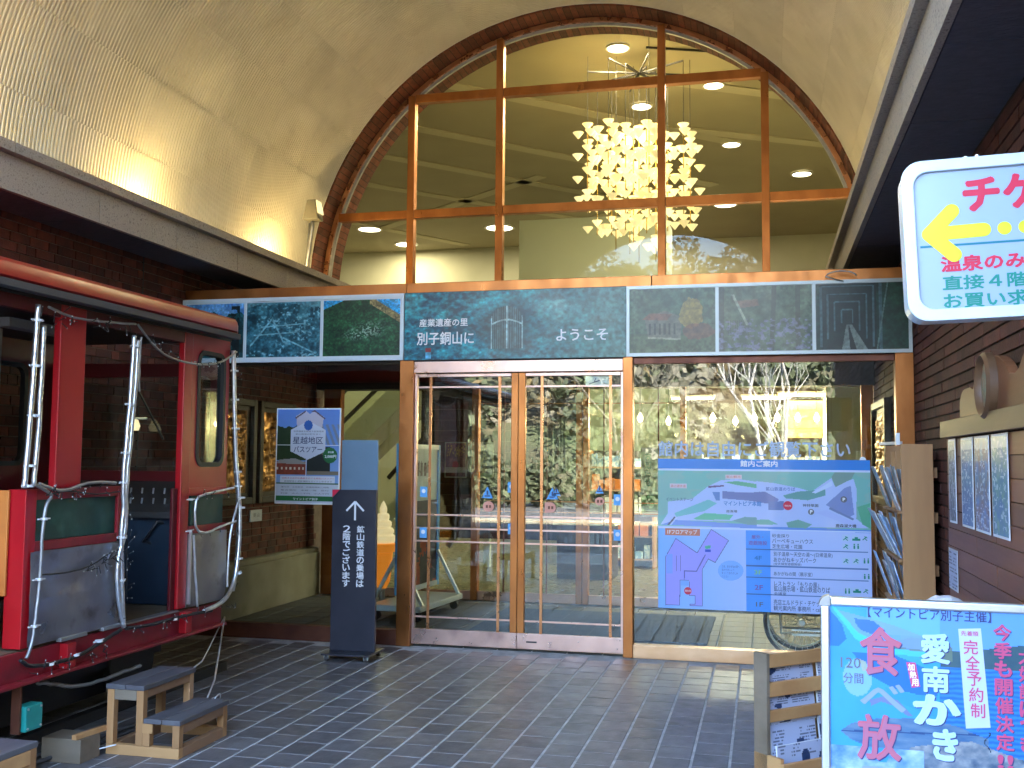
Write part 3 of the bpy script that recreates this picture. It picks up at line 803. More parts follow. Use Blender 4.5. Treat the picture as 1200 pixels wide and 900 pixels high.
# ================================================================== LOBBY BEHIND THE GLASS
X0, X1, Y0, Y1, ZC = -13.5, 4.6, 12.12, 28.0, 7.55
MB().box(X0, YB + 0.02, -0.3, X1, Y1, -0.002).build('lobby_floor', lobby_tile, kind='structure')
lm = MB(); lm.box(X0 - 0.2, Y0, 0, X0, Y1, ZC).box(X1, Y0, 0, X1 + 0.2, Y1, ZC).box(X0, Y1, 0, X1, Y1 + 0.2, ZC)
lm.box(X0, Y0 - 0.2, 0, XL - 0.41, Y0, ZC).box(XR + 0.41, Y0 - 0.2, 0, X1, Y0, ZC)
lm.build('lobby_walls', room_w, kind='structure')
rc = thing('lobby_ceiling', kind='structure', loc=(-4, 20, ZC))
MB().box(X0, Y0 - 0.15, ZC, X1, Y1, ZC + 0.2).build('ceiling_slab', room_c, rc)
for (ax, ay, bx, by) in ((-7.5, 13, -0.5, 19.5), (-9.5, 14, -1.0, 22.5), (-11, 15, -2.0, 24.5), (-12.5, 16.5, -3.5, 26), (-9.5, 25, -4.5, 21), (-6, 27, -1.5, 22.5),
                         (-3.4, 12.6, 4.2, 17.6), (-1.5, 16.0, 4.3, 19.5), (-1.4, 18.5, 4.3, 21.8), (-12.5, 20.5, -8, 27.5)):
    MB().bar((ax, ay, ZC - 0.012), (bx, by, ZC - 0.012), 0.28, 0.02).build('ceiling_band', room_band, rc)
for (ax, ay, bx, by) in ((-1.6, 14.6, 2.9, 16.3),):
    MB().bar((ax, ay, ZC - 0.03), (bx, by, ZC - 0.03), 0.02, 0.03).build('slot_diffuser', black_m, rc)
MB().box(-5.2, 22.0, 0, -2.0, 23.6, ZC - 0.7).build('wall_block', room_pale, label='tall pale wall block seen through the great window behind the chandelier', cat='wall')
pc = thing('column', 'pale plastered column inside the lobby at the right end of the great window', 'column', (1.55, 14.2, 0))
MB().box(1.2, 14.0, 0, 1.5, 14.5, ZC).build('shaft', room_pale, pc, bevel=0.01)
MB().box(1.56, 14.05, 0, 1.9, 14.5, ZC).build('shaft', room_w, pc, bevel=0.01)
MB().box(2.05, 13.2, 0, 2.6, 14.5, ZC).build('brick_pier', brick_r, label='brown brick pier inside the lobby right of the pale column', cat='pier')
MB().box(-1.8, 26.0, 0, 1.6, 27.5, 6.1).build('wall_block', mat('room_brick', (0.2, 0.1, 0.05), (0.15, 0.08, 0.04), 4, rough=0.8), label='low brown brick wall block at the far end of the lobby', cat='wall')

# downlights of the great room, each with its lamp
DL = [(-2.0, 14.54, .16), (-1.95, 17.09, .17), (-0.73, 16.35, .16), (-0.55, 19.56, .17), (0.8, 21.9, .2), (-0.83, 24.2, .26), (-6.55, 25.5, .36), (-9.9, 25.0, .3), (-9.6, 27.0, .3), (-3.4, 26.5, .3)]
dme = MB().lathe([(0, -0.02), (0.93, -0.02), (0.93, 0.0), (0, 0.0)], n=24).mesh('diffuser', down_m)
rme = MB().lathe([(0.93, -0.03), (1.1, -0.03), (1.1, 0.0), (0.93, 0.0), (0.93, -0.03)], n=24, cap=False).mesh('rim', white_edge)
for i, (x, y, r) in enumerate(DL):
    side = ['nearest to the arch crown', 'right behind the chandelier rods', 'in the upper right pane', 'in the right middle pane', 'above the column', 'low beside the brick block',
            'big one left of the chandelier', 'low on the far left', 'lowest on the far left', 'low behind the chandelier'][i]
    t = thing('downlight', 'round recessed ceiling light in the lobby, ' + side, 'downlight', (x, y, ZC - 0.01), 'round downlights of the lobby ceiling')
    for nme, me in (('diffuser', dme), ('rim', rme)):
        o = inst(me, nme, t, Matrix.Translation((x, y, ZC - 0.01)) @ Matrix.Diagonal((r, r, 1, 1)))
    la = bpy.data.lights.new('lamp', 'AREA'); la.shape = 'DISK'; la.size = r * 1.8; la.energy = 4.0; la.color = (1.0, 0.88, 0.62)
    lo = bpy.data.objects.new('lamp', la); COL.objects.link(lo); lo.parent = t; lo.location = (0, 0, -0.05)

# chandelier: rods with triplets of glowing cone shades
ch = thing('chandelier', 'large chandelier of glowing cone shades hanging on thin brass rods', 'chandelier', (-1.75, 15.0, 7.5))
cs = MB(); cs.lathe([(0.006, -0.085), (0.082, 0.01), (0.08, 0.01), (0.0, 0.0)], n=12)
cs_me = cs.mesh('shade', shade_m)
rnd = random.Random(3)
arms = []
for k in range(8):
    a = k * math.pi / 4 + 0.3
    arms.append((-1.75 + 0.76 * math.cos(a), 15.0 + 0.76 * math.sin(a)))
for k in range(7):
    a = k * 2 * math.pi / 7
    rr_ = 0.42 if k % 2 else 0.3; arms.append((-1.8 + rr_ * math.cos(a), 15.0 + rr_ * math.sin(a)))
arms.append((-1.75, 15.0))
am = MB()

ns = 0
for i, (x, y) in enumerate(arms):
    d = math.hypot(x + 1.75, y - 15)
    zt = 6.5 + rnd.uniform(-0.15, 0.12) - 0.17; zb = 4.85 + rnd.uniform(-0.1, 0.4) if d > 0.6 else 4.5 + rnd.uniform(0, 0.6)
    MB().tube([(x, y, zb - 0.05), (x, y, zt + 0.12)], 0.008, 6).build('rod', rod_m, ch); MB().tube([(x, y, zt + 0.12), (x, y, 7.3)], 0.005, 5).build('wire', dark_m, ch)
    am.bar((-1.75, 15, 7.3), (x, y, 7.3), 0.02); MB().tube([(x, y, 7.3), (x, y, ZC - .02)], 0.004, 4).build('wire', black_m, ch) if d > .3 and i % 2 == 0 else None
    z = zt; j = 0
    while z > zb:
        ang = rnd.uniform(0, 2)
        tr_ = MB()
        for q in range(3):
            a = ang + q * 2 * math.pi / 3; px, py = x + 0.14 * math.cos(a), y + 0.14 * math.sin(a)
            inst(cs_me, 'shade', ch, Matrix.Translation((px, py, z - 0.02 + rnd.uniform(-.03, .03)))); ns += 1
        inst(cs_me, 'shade', ch, Matrix.Translation((x, y, z + 0.09))); ns += 1
        z -= 0.33 if d < 0.6 else 0.33; j += 1
am.build('canopy', dark_m, ch)
la = bpy.data.lights.new('lamp', 'POINT'); la.energy = 3; la.shadow_soft_size = 0.5; la.color = (1, 0.82, 0.5)
lo = bpy.data.objects.new('lamp', la); COL.objects.link(lo); lo.parent = ch; lo.location = (0, 0, -1.3)

# --- ground floor of the lobby
dt = thing('tiled_wall', 'dark glazed tile wall with fine pale joints carrying two posters', 'wall', (-3.6, 14.15, 0))
MB().box(-4.75, 14.12, 0.5, -2.35, 14.3, 2.62).build('joint_bed', mortar_l, dt)
tb = MB(); tb.box(-0.147, -0.01, -0.072, 0.147, 0.01, 0.072); tbm = tb.mesh('tile', panel_dk)
for i in range(8):
    for j in range(14):
        inst(tbm, 'tile', dt, Matrix.Translation((-4.6 + i * 0.3, 14.115, 0.575 + j * 0.15)))
F14 = Fr((0, 14.09, 0))
def art1(U, V):
    im = lerp((0.10, 0.07, 0.22), (0.75, 0.55, 0.6), fbm(U * 9, V * 12, 3)); 
    im = over(im, (0.65, 0.1, 0.12), (np.hypot(U - .5, (V - .35) * 1.4) < .16) * 1.0); im = over(im, (0.75, 0.8, 0.85), ((V < .28) & (V > .12)) * .8)
    return over(im, (0.9, 0.8, 0.5), (fbm(U * 22, V * 22, 9) > .62) & (V > .6))
def art2(U, V):
    im = lerp((0.05, 0.15, 0.4), (0.75, 0.8, 0.85), fbm(U * 7, V * 9, 5) * 1.3 - .2); im = over(im, (0.9, 0.92, 0.9), (abs(U - .6) < .13) & (fbm(U * 16, V * 20, 2) > .5))
    return over(im, (0.6, 0.75, 0.65), (V < .12) * 1.0)
for (a, b, fn, lb) in ((-4.38, -4.06, art1, 'purple and red festival poster on the dark tiled wall inside'), (-4.0, -3.67, art2, 'blue and white snow poster on the dark tiled wall inside')):
    t = thing('poster', lb, 'poster', ((a + b) / 2, 14.09, 1.34))
    frame_box(F14, a, 1.34, b, 1.84, 0.0, 0.02, 'frame', alum_w, t)
    picture(F14, a + 0.015, 1.355, b - 0.015, 1.825, 0.022, fn, t, 40, 60)

# escalator rising to the right behind the left window
es = thing('escalator', 'escalator with glass balustrades rising behind the left window bay', 'escalator', (-6.2, 16.0, 0))
a = Vector((-8.2, 15.6, 0.3)); b = Vector((-5.2, 16.1, 3.3))
for off, w in ((0.0, 0.0), (1.15, 0.0)):
    o = Vector((0.1, off, 0))
    MB().bar(a + o, b + o, 0.22, 0.34).build('skirt', room_pale, es)
    MB().bar(a + o + Vector((0, 0, 0.95)), b + o + Vector((0, 0, 0.95)), 0.09, 0.06).build('handrail', black_m, es)
    m = MB(); m.add([tuple(a + o + Vector((0, 0, .15))), tuple(b + o + Vector((0, 0, .15))), tuple(b + o + Vector((0, 0, .93))), tuple(a + o + Vector((0, 0, .93)))], [(0, 1, 2, 3)])
    m.build('balustrade_glass', glass_i, es)
st = MB()
for k in range(16):
    p = a.lerp(b, (k + .5) / 16); st.box(p.x - 0.16, p.y + 0.1, p.z - 0.1, p.x + 0.16, p.y + 1.05, p.z + 0.1)
st.build('steps', galv, es)
MB().bar(a + Vector((0, 0.5, -0.35)), b + Vector((0, 0.5, -0.35)), 1.2, 0.3).build('underside', room_w, es)
sr = thing('stair', 'flight of stairs with a pale stringer and handrail behind the left door leaf', 'stair', (-4.6, 17.0, 0))
MB().bar((-6.0, 15.2, 0.3), (-4.0, 15.3, 2.55), 0.1, 0.2).build('stringer', room_pale, sr)
MB().bar((-4.0, 15.3, 2.62), (-1.9, 15.4, 2.2), 0.5, 0.1).build('reflection_slab', room_pale, sr)  # pale sloping slab added for the car roof's reflection in the door glass
MB().bar((-5.6, 15.1, 1.3), (-4.1, 15.2, 3.0), 0.05, 0.06).build('handrail', dark_m, sr)
MB().bar((-4.05, 15.2, 0), (-4.05, 15.2, 2.5), 0.1).bar((-2.9, 15.2, 0), (-2.9, 15.2, 2.3), 0.09).build('posts', room_pale, sr)
MB().bar((-4.6, 15.0, 0.3), (-3.3, 15.0, 2.3), 0.08, 0.08).build('brace', galv, sr)

# shop furniture behind the right door and window
def shelf_unit(x, y, w, h, label, seed):
    r = random.Random(seed)
    t = thing('display_shelf', label, 'display shelf', (x, y, 0))
    MB().box(x, y, 0, x + 0.03, y + 0.4, h).box(x + w - 0.03, y, 0, x + w, y + 0.4, h).build('side_panel', wood_v, t)
    MB().box(x + .03, y + 0.38, 0, x + w - .03, y + 0.4, h).build('back_panel', wood_d, t)
    z = 0.12
    while z < h:
        MB().box(x + .03, y, z, x + w - .03, y + 0.38, z + 0.025).build('shelf_board', wood_l, t)
        g_ = MB(); xx = x + 0.06
        while xx < x + w - 0.12:
            ww = r.uniform(0.06, 0.13); g_.box(xx, y + 0.03, z + 0.026, xx + ww, y + 0.2, z + 0.026 + r.uniform(0.1, 0.24)); xx += ww + 0.015
        g_.build('goods', r.choice([paper_c, paper_b, orange_m, paper]), t, kind='stuff')
        z += 0.34
shelf_unit(-2.6, 15.6, 1.0, 1.75, 'wooden shelf of boxed souvenirs seen through the right door', 1)
shelf_unit(-1.5, 17.0, 1.4, 1.5, 'low wooden shelf of mixed souvenirs in the middle of the shop', 2)
shelf_unit(0.3, 16.5, 1.5, 1.6, 'shop shelf of goods behind the guide board', 3)
ct = thing('shop_counter', 'dark shop counter with a pale top behind the right door leaf', 'counter', (-2.2, 14.2, 0))
MB().box(-2.75, 14.0, 0.0, -2.0, 14.6, 0.72).build('cabinet', wood_d, ct)
MB().box(-2.8, 13.95, 0.721, -1.95, 14.65, 0.77).build('counter_top', room_pale, ct)
MB().box(-2.7, 14.1, 0.771, -2.15, 14.5, 1.0).build('till', black_m, ct, bevel=0.02)
pr = thing('partition', 'pale panelled partition at the right inside the shop', 'partition', (1.0, 13.9, 0))
MB().box(0.8, 13.9, 0, 0.84, 15.4, 2.6).box(0.845, 13.9, 0, 1.3, 13.95, 2.6).build('panel', room_pale, pr)
MB().box(0.77, 13.86, 0, 0.80, 13.9, 2.6).build('edge', room_band, pr)
mb_ = thing('menu_board', 'brown slatted menu board hanging in the cafe left of the partition', 'menu board', (0.5, 14.4, 1.98))
for k in range(4): MB().box(0.3, 14.4, 1.92 + k * 0.125, 0.76, 14.43, 2.04 + k * 0.125).build('slat', wood_v, mb_)
wb = thing('pendant_lamps', None, None, (0, 13.6, 0))
bpy.data.objects.remove(wb)
pn = MB().lathe([(0.004, 0.07), (0.016, 0.05), (0.03, 0.015), (0.02, -0.015), (0.0, -0.024)], n=12).mesh('bulb', bulb_m)
for i, px in enumerate((-1.62, -1.04, -0.66, -0.125, 0.167, 0.425, 0.66, -1.35, -0.4)):
    y = 14.0 if i < 7 else 15.2
    t = thing('pendant_lamp', 'bare warm bulb hanging in the cafe, ' + ['left end of the row', 'second of the row from the left', 'third of the row from the left', 'fourth of the row from the left', 'fifth of the row from the left', 'second of the row from the right', 'right end of the row', 'one set back on the left', 'one set back in the middle'][i], 'pendant lamp', (px, y, 2.15), 'bare bulbs hanging in the cafe')
    inst(pn, 'bulb', t, Matrix.Translation((px, y, 2.15)) @ Matrix.Scale(1.35, 4))
    MB().tube([(px, y, 2.24), (px, y, 3.0)], 0.004, 5).build('cord', cable_m, t)
    la = bpy.data.lights.new('lamp', 'POINT'); la.energy = 0.7; la.shadow_soft_size = 0.04; la.color = (1, .75, .45)
    lo = bpy.data.objects.new('lamp', la); COL.objects.link(lo); lo.parent = t; lo.location = (0, 0, -0.06)
for i, (x, y) in enumerate(((-1.0, 15.2), (0.0, 15.2), (0.5, 14.6))):
    t = thing('tube_light', ['white tube light over the shop, left one', 'white tube light over the shop, middle one', 'white tube light over the shop beside the partition'][i], 'tube light', (x, y, 2.5), 'tube lights over the shop')
    MB().bar((x - .3, y, 2.5), (x + .3, y, 2.5), 0.03).build('tube', tube_m, t)
    MB().bar((x - .32, y, 2.535), (x + .32, y, 2.535), 0.06, 0.03).build('housing', white_edge, t)
    la = bpy.data.lights.new('lamp', 'AREA'); la.size = 0.6; la.energy = 3.6; la.color = (1, .93, .8)
    lo = bpy.data.objects.new('lamp', la); COL.objects.link(lo); lo.parent = t; lo.location = (0, 0, -0.04)
MB().box(-2.9, 13.9, 2.95, X1, 19.5, 3.1).build('mezzanine', room_w, kind='structure')
ps = thing('poster', 'white and green notice poster inside, at the upper left corner of the guide board', 'poster', (-1.2, 11.9, 1.1))
F12 = Fr((0, 12.2, 0))
frame_box(F12, -1.4, 0.95, -0.7, 1.75, 0, 0.02, 'sheet', white_p, ps)
MB(F12).box(-1.39, 1.02, 0.021, -0.71, 1.2, 0.023).build('print_band', ink_lime, ps)
text_v(F12, 'お知らせ', -1.36, 1.3, -1.28, 1.7, 0.022, ink_green, ps, 0.02)

# objects standing in the vestibule
db = thing('display_board', 'light blue framed display board on a white wheeled foot in the vestibule', 'display board', (-3.4, 10.6, 0))
A = Vector((-3.55, 9.85, 0)); B = Vector((-3.46, 10.9, 0)); dd = (B - A).normalized(); nn_ = Vector((dd.y, -dd.x, 0))
fb = Fr(A, dd, (0, 0, 1)); Lb = (B - A).length
MB(fb).box(0, 0.25, -0.02, 0.05, 1.75, 0.02).build('frame_post', sticker_b, db); MB(fb).box(Lb - 0.05, 0.25, -0.02, Lb, 1.75, 0.02).build('frame_post', sticker_b, db)
MB(fb).box(0.05, 1.70, -0.02, Lb - 0.05, 1.75, 0.02).build('frame_bar', alum_w, db); MB(fb).box(0.05, 0.25, -0.02, Lb - 0.05, 0.3, 0.02).build('frame_bar', alum_w, db)
def menu(U, V):
    im = lerp((0.1, 0.12, 0.2), (0.25, 0.28, 0.4), V)
    im = over(im, (0.7, 0.78, 0.8), (V > .62) * 1.0); im = over(im, (0.6, 0.2, 0.08), (fbm(U * 6, V * 9, 4) > .62) & (V < .5))
    return over(im, (0.15, 0.15, 0.2), (V > .8) & (V < .9) & (np.sin(U * 60) > 0) & (U > .2) & (U < .8))
picture(fb, 0.05, 0.3, Lb - 0.05, 1.70, 0.005, menu, db, 50, 60)
text_h(fb, 'MENU cafe', 0.25, 1.45, Lb - 0.25, 1.58, 0.008, ink_grey, db, 0.02)
MB(fb).box(-0.05, 0.1, -0.28, Lb + 0.05, 0.16, 0.28).build('foot', alum_w, db, bevel=0.01)
for q in (0.02, Lb - 0.05):
    m = MB(fb); m.bar((q, 0.16, 0.27), (q, 0.62, 0.02), 0.03).bar((q, 0.16, -0.27), (q, 0.62, -0.02), 0.03); m.build('brace', alum_w, db)
    for s_ in (-0.22, 0.22):
        m = MB(fb); m.lathe([(0, -.02), (.045, -.02), (.045, .02), (0, .02)], (0, 0, 0), 14, 'x'); m2 = MB(fb); m2.lathe([(0, -.02), (.045, -.02), (.045, .02), (0, .02)], (q, 0.046, s_), 14, 'x'); m2.build('caster', black_m, db)

ic = thing('ice_cream_model', 'large soft serve ice cream model in an orange wafer cone', 'ice cream model', (-3.98, 10.6, 0))
o = (-3.98, 10.6, 0)
MB().lathe([(0.12, 0.0), (0.12, 0.04), (0.03, 0.06), (0.03, 0.22)], o, 20).build('stand', galv, ic, smooth=True, sharp=40)
MB().lathe([(0.045, 0.22), (0.085, 0.3), (0.11, 0.6), (0.135, 0.61), (0.145, 0.69), (0.12, 0.7)], o, 24).build('wafer_cone', cone_o, ic, smooth=True, sharp=40)
pf = [(0.12, .70)]
for k in range(5):
    r = 0.145 - 0.026 * k; z = 0.72 + 0.075 * k
    pf += [(r * .86, z - 0.01), (r, z + 0.02), (r * .97, z + 0.05), (r * .8, z + 0.068)]
pf += [(0.02, 1.12), (0.0, 1.15)]
MB().lathe(pf, o, 28).build('soft_serve', cream_w, ic, smooth=True)

# wheelchair parked behind the right window
wc = thing('wheelchair', 'folded wheelchair with spoked wheels parked behind the window under the guide board', 'wheelchair', (0.3, 9.1, 0))
for y in (8.86, 9.32):
    c = (0.28, y, 0.305)
    m = MB()
    ringp = [(c[0] + 0.29 * math.cos(q), c[1], c[2] + 0.29 * math.sin(q)) for q in [2 * math.pi * k / 40 for k in range(41)]]
    m.tube(ringp, 0.014, 8, cap=False); w = m.build('wheel', black_m, wc, smooth=True)
    ringr = [(c[0] + 0.265 * math.cos(q), c[1], c[2] + 0.265 * math.sin(q)) for q in [2 * math.pi * k / 40 for k in range(41)]]
    MB().tube(ringr, 0.007, 6, cap=False).build('rim', alum, w, smooth=True)
    sp = MB()
    for k in range(28):
        q = 2 * math.pi * k / 28; p = q + (0.35 if k % 2 else -0.35)
        sp.tube([(c[0] + 0.03 * math.cos(p), c[1] + (0.02 if k % 2 else -.02), c[2] + 0.03 * math.sin(p)), (c[0] + 0.262 * math.cos(q), c[1], c[2] + 0.262 * math.sin(q))], 0.0016, 4)
    sp.build('spokes', alum, w, kind='stuff')
    MB().lathe([(0, -.04), (.026, -.04), (.026, .04), (0, .04)], c, 14, 'y').build('hub', alum, w)
fm_ = MB(); 
for y in (8.95, 9.24):
    fm_.tube([(0.06, y, 0.9), (0.1, y, 0.85), (0.12, y, 0.2), (0.6, y, 0.2), (0.72, y, 0.05)], 0.012, 8).tube([(0.12, y, 0.48), (0.56, y, 0.48), (0.6, y, 0.2)], 0.012, 8)
fm_.build('frame', alum, wc, smooth=True)
MB().box(0.13, 8.96, 0.47, 0.55, 9.23, 0.5).build('seat', black_m, wc, bevel=0.008)
MB().box(0.09, 8.96, 0.5, 0.12, 9.23, 0.86).build('backrest', black_m, wc, bevel=0.008)
MB().bar((0.2, 8.83, 0.21), (0.62, 8.83, 0.21), 0.012, 0.016).bar((0.2, 8.83, 0.245), (0.62, 8.83, 0.245), 0.012, 0.012).build('brake_bar', white_p, wc)

# --- framed bronze reliefs and a small plate on the left wall, one on the right wall
FL = Fr((XL + 0.02, 0, 0), (0, 1, 0)); FRr = Fr((XR - 0.018, 0, 0), (0, -1, 0))
def relief(fr, a0, b0, a1, b1, label, seed):
    t = thing('relief_panel', label, 'relief', tuple(fr.m @ Vector(((a0 + a1) / 2, b0, 0))), 'framed bronze relief panels')
    w = 0.07
    for q in ((a0, b0, a0 + w, b1), (a1 - w, b0, a1, b1), (a0 + w, b0, a1 - w, b0 + w), (a0 + w, b1 - w, a1 - w, b1)):
        MB(fr).box(q[0], q[1], 0, q[2], q[3], 0.06).build('frame_bar', wood_d, t, bevel=0.006)
    MB(fr).box(a0 + w, b0 + w, 0, a1 - w, b1 - w, 0.015).build('backing', wood_d, t)
    nx, ny = 50, 90
    def f(u, v):
        x = a0 + w + (a1 - a0 - 2 * w) * (0.12 + .76 * u); z = b0 + w + (b1 - b0 - 2 * w) * (.05 + .9 * v)
        e = max(0, 1 - (abs(u - .5) * 2) ** 3) * max(0, 1 - (abs(v - .5) * 2) ** 6)
        h = float(fbm(u * 7 + seed, v * 14, seed, 4)); h2 = abs(float(vnoise(u * 9, v * 20, seed + 5)) - .5)
        return (x, z, 0.016 + e * (0.01 + 0.075 * max(0, h - .3) + 0.05 * h2))
    MB(fr).grid(nx, ny, f).build('relief', bronze, t, smooth=True)
relief(FL, 9.2, 1.12, 9.98, 2.2, 'left framed bronze relief of dense carved figures on the brick wall', 3)
relief(FL, 10.06, 1.12, 10.9, 2.2, 'dark framed bronze relief behind the bus tour poster', 8)
relief(FRr, -11.35, 1.2, -10.1, 2.2, 'framed bronze relief on the right wall behind the window, beside the copper post', 5)
pt = thing('name_plate', 'small cream caption plate with two characters under the left relief', 'plate', (XL + .03, 10.1, 0.9))
MB(FL).box(9.97, 0.93, 0, 10.22, 1.05, 0.012).build('plate', paper, pt)
text_h(FL, '銅 山', 10.03, 0.975, 10.16, 1.02, 0.013, ink_black, pt)

# --- poster on the left window and a frosted panel
bp = thing('poster', 'bus tour poster with a white hexagon stuck on the left window', 'poster', (-3.96, YF, 1.19))
FP = Fr((-4.268, YF - 0.02, 1.19), roll=-0.004)
frame_box(FP, 0, 0, 0.62, 0.855, 0, 0.012, 'board', white_p, bp)
def tour(U, V):
    sky_ = lerp((0.55, 0.68, 0.85), (0.35, 0.5, 0.78), V)
    im = sky_.copy()
    im = over(im, (0.12, 0.2, 0.08), (V < .78 + .1 * fbm(U * 8, V * 2, 1)) & (V > .6) & (U < .42))
    im = over(im, (0.45, 0.5, 0.58), (U > .72) & (V > .62) & (V < .84) & (np.sin(U * 70 + V * 40) > 0))
    im = over(im, (0.75, 0.72, 0.78), poly_mask(U, V, [(.3, .93), (.45, .99), (.52, .95), (.6, .99), (.75, .92), (.72, .8), (.32, .8)]))
    im = over(im, (0.35, 0.28, 0.35), poly_mask(U, V, [(.28, .91), (.45, .99), (.46, .975), (.3, .9)]) + poly_mask(U, V, [(.54, .975), (.6, .995), (.78, .9), (.76, .895), (.6, .975)]))
    im = over(im, (0.12, 0.2, 0.06) + 0 * im, (V < .6) & (V > .45) & (U < .47))
    im = over(im, (0.52, 0.22, 0.14) * (0.8 + 0.4 * fbm(U * 30, V * 30, 3))[..., None], (V < .44) & (V > .3) & (U < .47))
    im = over(im, (0.6, 0.58, 0.55), poly_mask(U, V, [(0, .42), (.05, .46), (.3, .475), (.47, .43), (.47, .41)]))
    im = over(im, (0.85, 0.8, 0.7), (V < .38) & (V > .35) & (U < .45) & (np.sin(U * 90) > .3))
    im = over(im, (0.12, 0.14, 0.13), (V < .6) & (V > .3) & (U > .49) & (U < .86))
    im = over(im, (0.5, 0.45, 0.38), (V < .34) & (V > .3) & (U > .49))
    im = over(im, (0.45, 0.4, 0.33), poly_mask(U, V, [(.5, .47), (.7, .58), (.86, .5), (.86, .47), (.7, .53)]))
    im = over(im, (0.9, 0.9, 0.92), (abs(V - .615) < .005) | ((abs(U - .48) < .006) & (V < .615)))
    im = over(im, (0.80, 0.82, 0.88), poly_mask(U, V, [(.5, .88), (.78, .78), (.78, .55), (.5, .46), (.22, .55), (.22, .78)]))
    im = over(im, (0.15, 0.35, 0.65), (np.hypot((U - .5), (V - .83) * 1.3) < .07) * 1.0)
    im = over(im, (0.12, 0.4, 0.22), (np.hypot((U - .86), (V - .51) * 1.38) < .115) * 1.0)
    im = over(im, (0.84, 0.86, 0.9), ((V < .29) & (V > .215) & (U > .06) & (U < .95)))
    im = over(im, (0.78, 0.8, 0.85), (V < .2)); im = over(im, (0.12, 0.4, 0.2), (V < .075) & (V > .02))
    im = over(im, (0.12, 0.35, 0.18), (V < .215) & (V > .2))
    return im
picture(FP, 0.012, 0.012, 0.608, 0.843, 0.013, tour, bp, 110, 150)
text_h(FP, '星越地区', 0.165, 0.535, 0.455, 0.6, 0.015, ink_navy, bp, 0.01)
text_h(FP, 'バスツアー', 0.175, 0.46, 0.45, 0.515, 0.015, ink_navy, bp, 0.01)
text_h(FP, '世界遺産を目指す産業遺産', 0.17, 0.64, 0.46, 0.655, 0.015, ink_grey, bp)
text_h(FP, '鉱山鉄道の町を歩く', 0.19, 0.615, 0.43, 0.63, 0.015, ink_grey, bp)
text_h(FP, '2,000円', 0.475, 0.41, 0.585, 0.44, 0.015, ink_white, bp, 0.03)
text_h(FP, '参加費', 0.505, 0.455, 0.56, 0.473, 0.015, ink_white, bp, 0.02)
text_h(FP, '旧別子の近代化遺産をめぐる特別バスツアー', 0.07, 0.222, 0.57, 0.238, 0.015, ink_red, bp)
text_h(FP, '星越駅舎と選鉱場跡をガイドと歩きます', 0.09, 0.195, 0.55, 0.211, 0.015, ink_grey, bp)
for k, s_ in enumerate(('運行日　土日祝日　所要時間約二時間', '集合場所　本館一階　受付', '料金　大人二千円　小人千円')):
    text_h(FP, s_, 0.06, 0.145 - 0.028 * k, 0.52, 0.158 - 0.028 * k, 0.015, ink_grey, bp)
text_h(FP, 'マイントピア別子', 0.18, 0.035, 0.42, 0.058, 0.015, ink_white, bp, 0.02)
fp_ = thing('acrylic_panel', 'plain blue grey frosted panel standing behind the black direction sign', 'panel', (-3.42, YF + .1, 0.95))
MB().box(-3.63, YF - 0.03, 1.1, -3.29, YF - 0.018, 1.76).build('sheet', frost, fp_)
# ================================================================== PICTURE BANNER over the doors
bn = thing('picture_banner', 'long banner of landscape photographs and welcome lettering above the doors', 'banner', (XC, 8.57, 2.46))
FB = Fr((0, 8.60, 0))
z0, z1 = 2.458, 3.045
def rim(fr, a0, b0, a1, b1, w, d0, d1, m, parent):
    for q in ((a0, b1 - w, a1, b1), (a0, b0, a1, b0 + w), (a0, b0 + w, a0 + w, b1 - w), (a1 - w, b0 + w, a1, b1 - w)):
        MB(fr).box(q[0], q[1], d0, q[2], q[3], d1).build('frame_bar', m, parent)
def mountains(seed, pal, sky=None, ridge=(0.8, 0.3)):
    def fn(U, V):
        n = fbm(U * 9, V * 7, seed, 5); n2 = fbm(U * 34, V * 26, seed + 3, 3)
        im = lerp(pal[0], pal[1], (n * 1.3 + n2 * 1.0 - 0.65))
        if len(pal) > 2: im = over(im, pal[2], np.clip((n2 - .55) * 6, 0, 1) * np.clip((fbm(U * 4, V * 5, seed + 8) - .42) * 6, 0, 1))
        if sky is not None:
            h = ridge[0] + ridge[1] * (fbm(U * 3, U * 0, seed + 5) - .5) - 0.5 * abs(U - .45) * ridge[1] + .02 * vnoise(U * 60, U * 0, 4)
            im = over(im, lerp(sky[0], sky[1], fbm(U * 5, V * 5, seed + 9)), (V > h) * 1.0)
        return im
    return fn
def p_valley(U, V):
    im = mountains(4, ((0.02, 0.13, 0.14), (0.12, 0.36, 0.40)), ((0.02, 0.25, 0.62), (0.6, 0.8, 0.9)), (.82, .35))(U, V)
    return over(im, (0.03, 0.1, 0.12), (abs(U - .86) < .07) & (V < .95) & (vnoise(U * 20, V * 14, 2) > .35))
def p_ruin(U, V):
    im = mountains(11, ((0.03, 0.2, 0.26), (0.30, 0.55, 0.62), (0.5, 0.7, 0.76)), ((0.3, 0.5, 0.56), (0.35, 0.55, 0.6)), (.97, .2))(U, V)
    for (a, b, c, d) in ((.05, .2, .35, .7), (.35, .7, .5, .3), (.5, .35, .95, .05), (.2, .55, .8, .6), (.1, .4, .7, .45)):
        L = np.abs((U - a) * (d - b) - (V - b) * (c - a)) / np.hypot(c - a, d - b)
        im = over(im, (0.45, 0.66, 0.72), (L < .012) & (U > min(a, c)) & (U < max(a, c)))
    return im
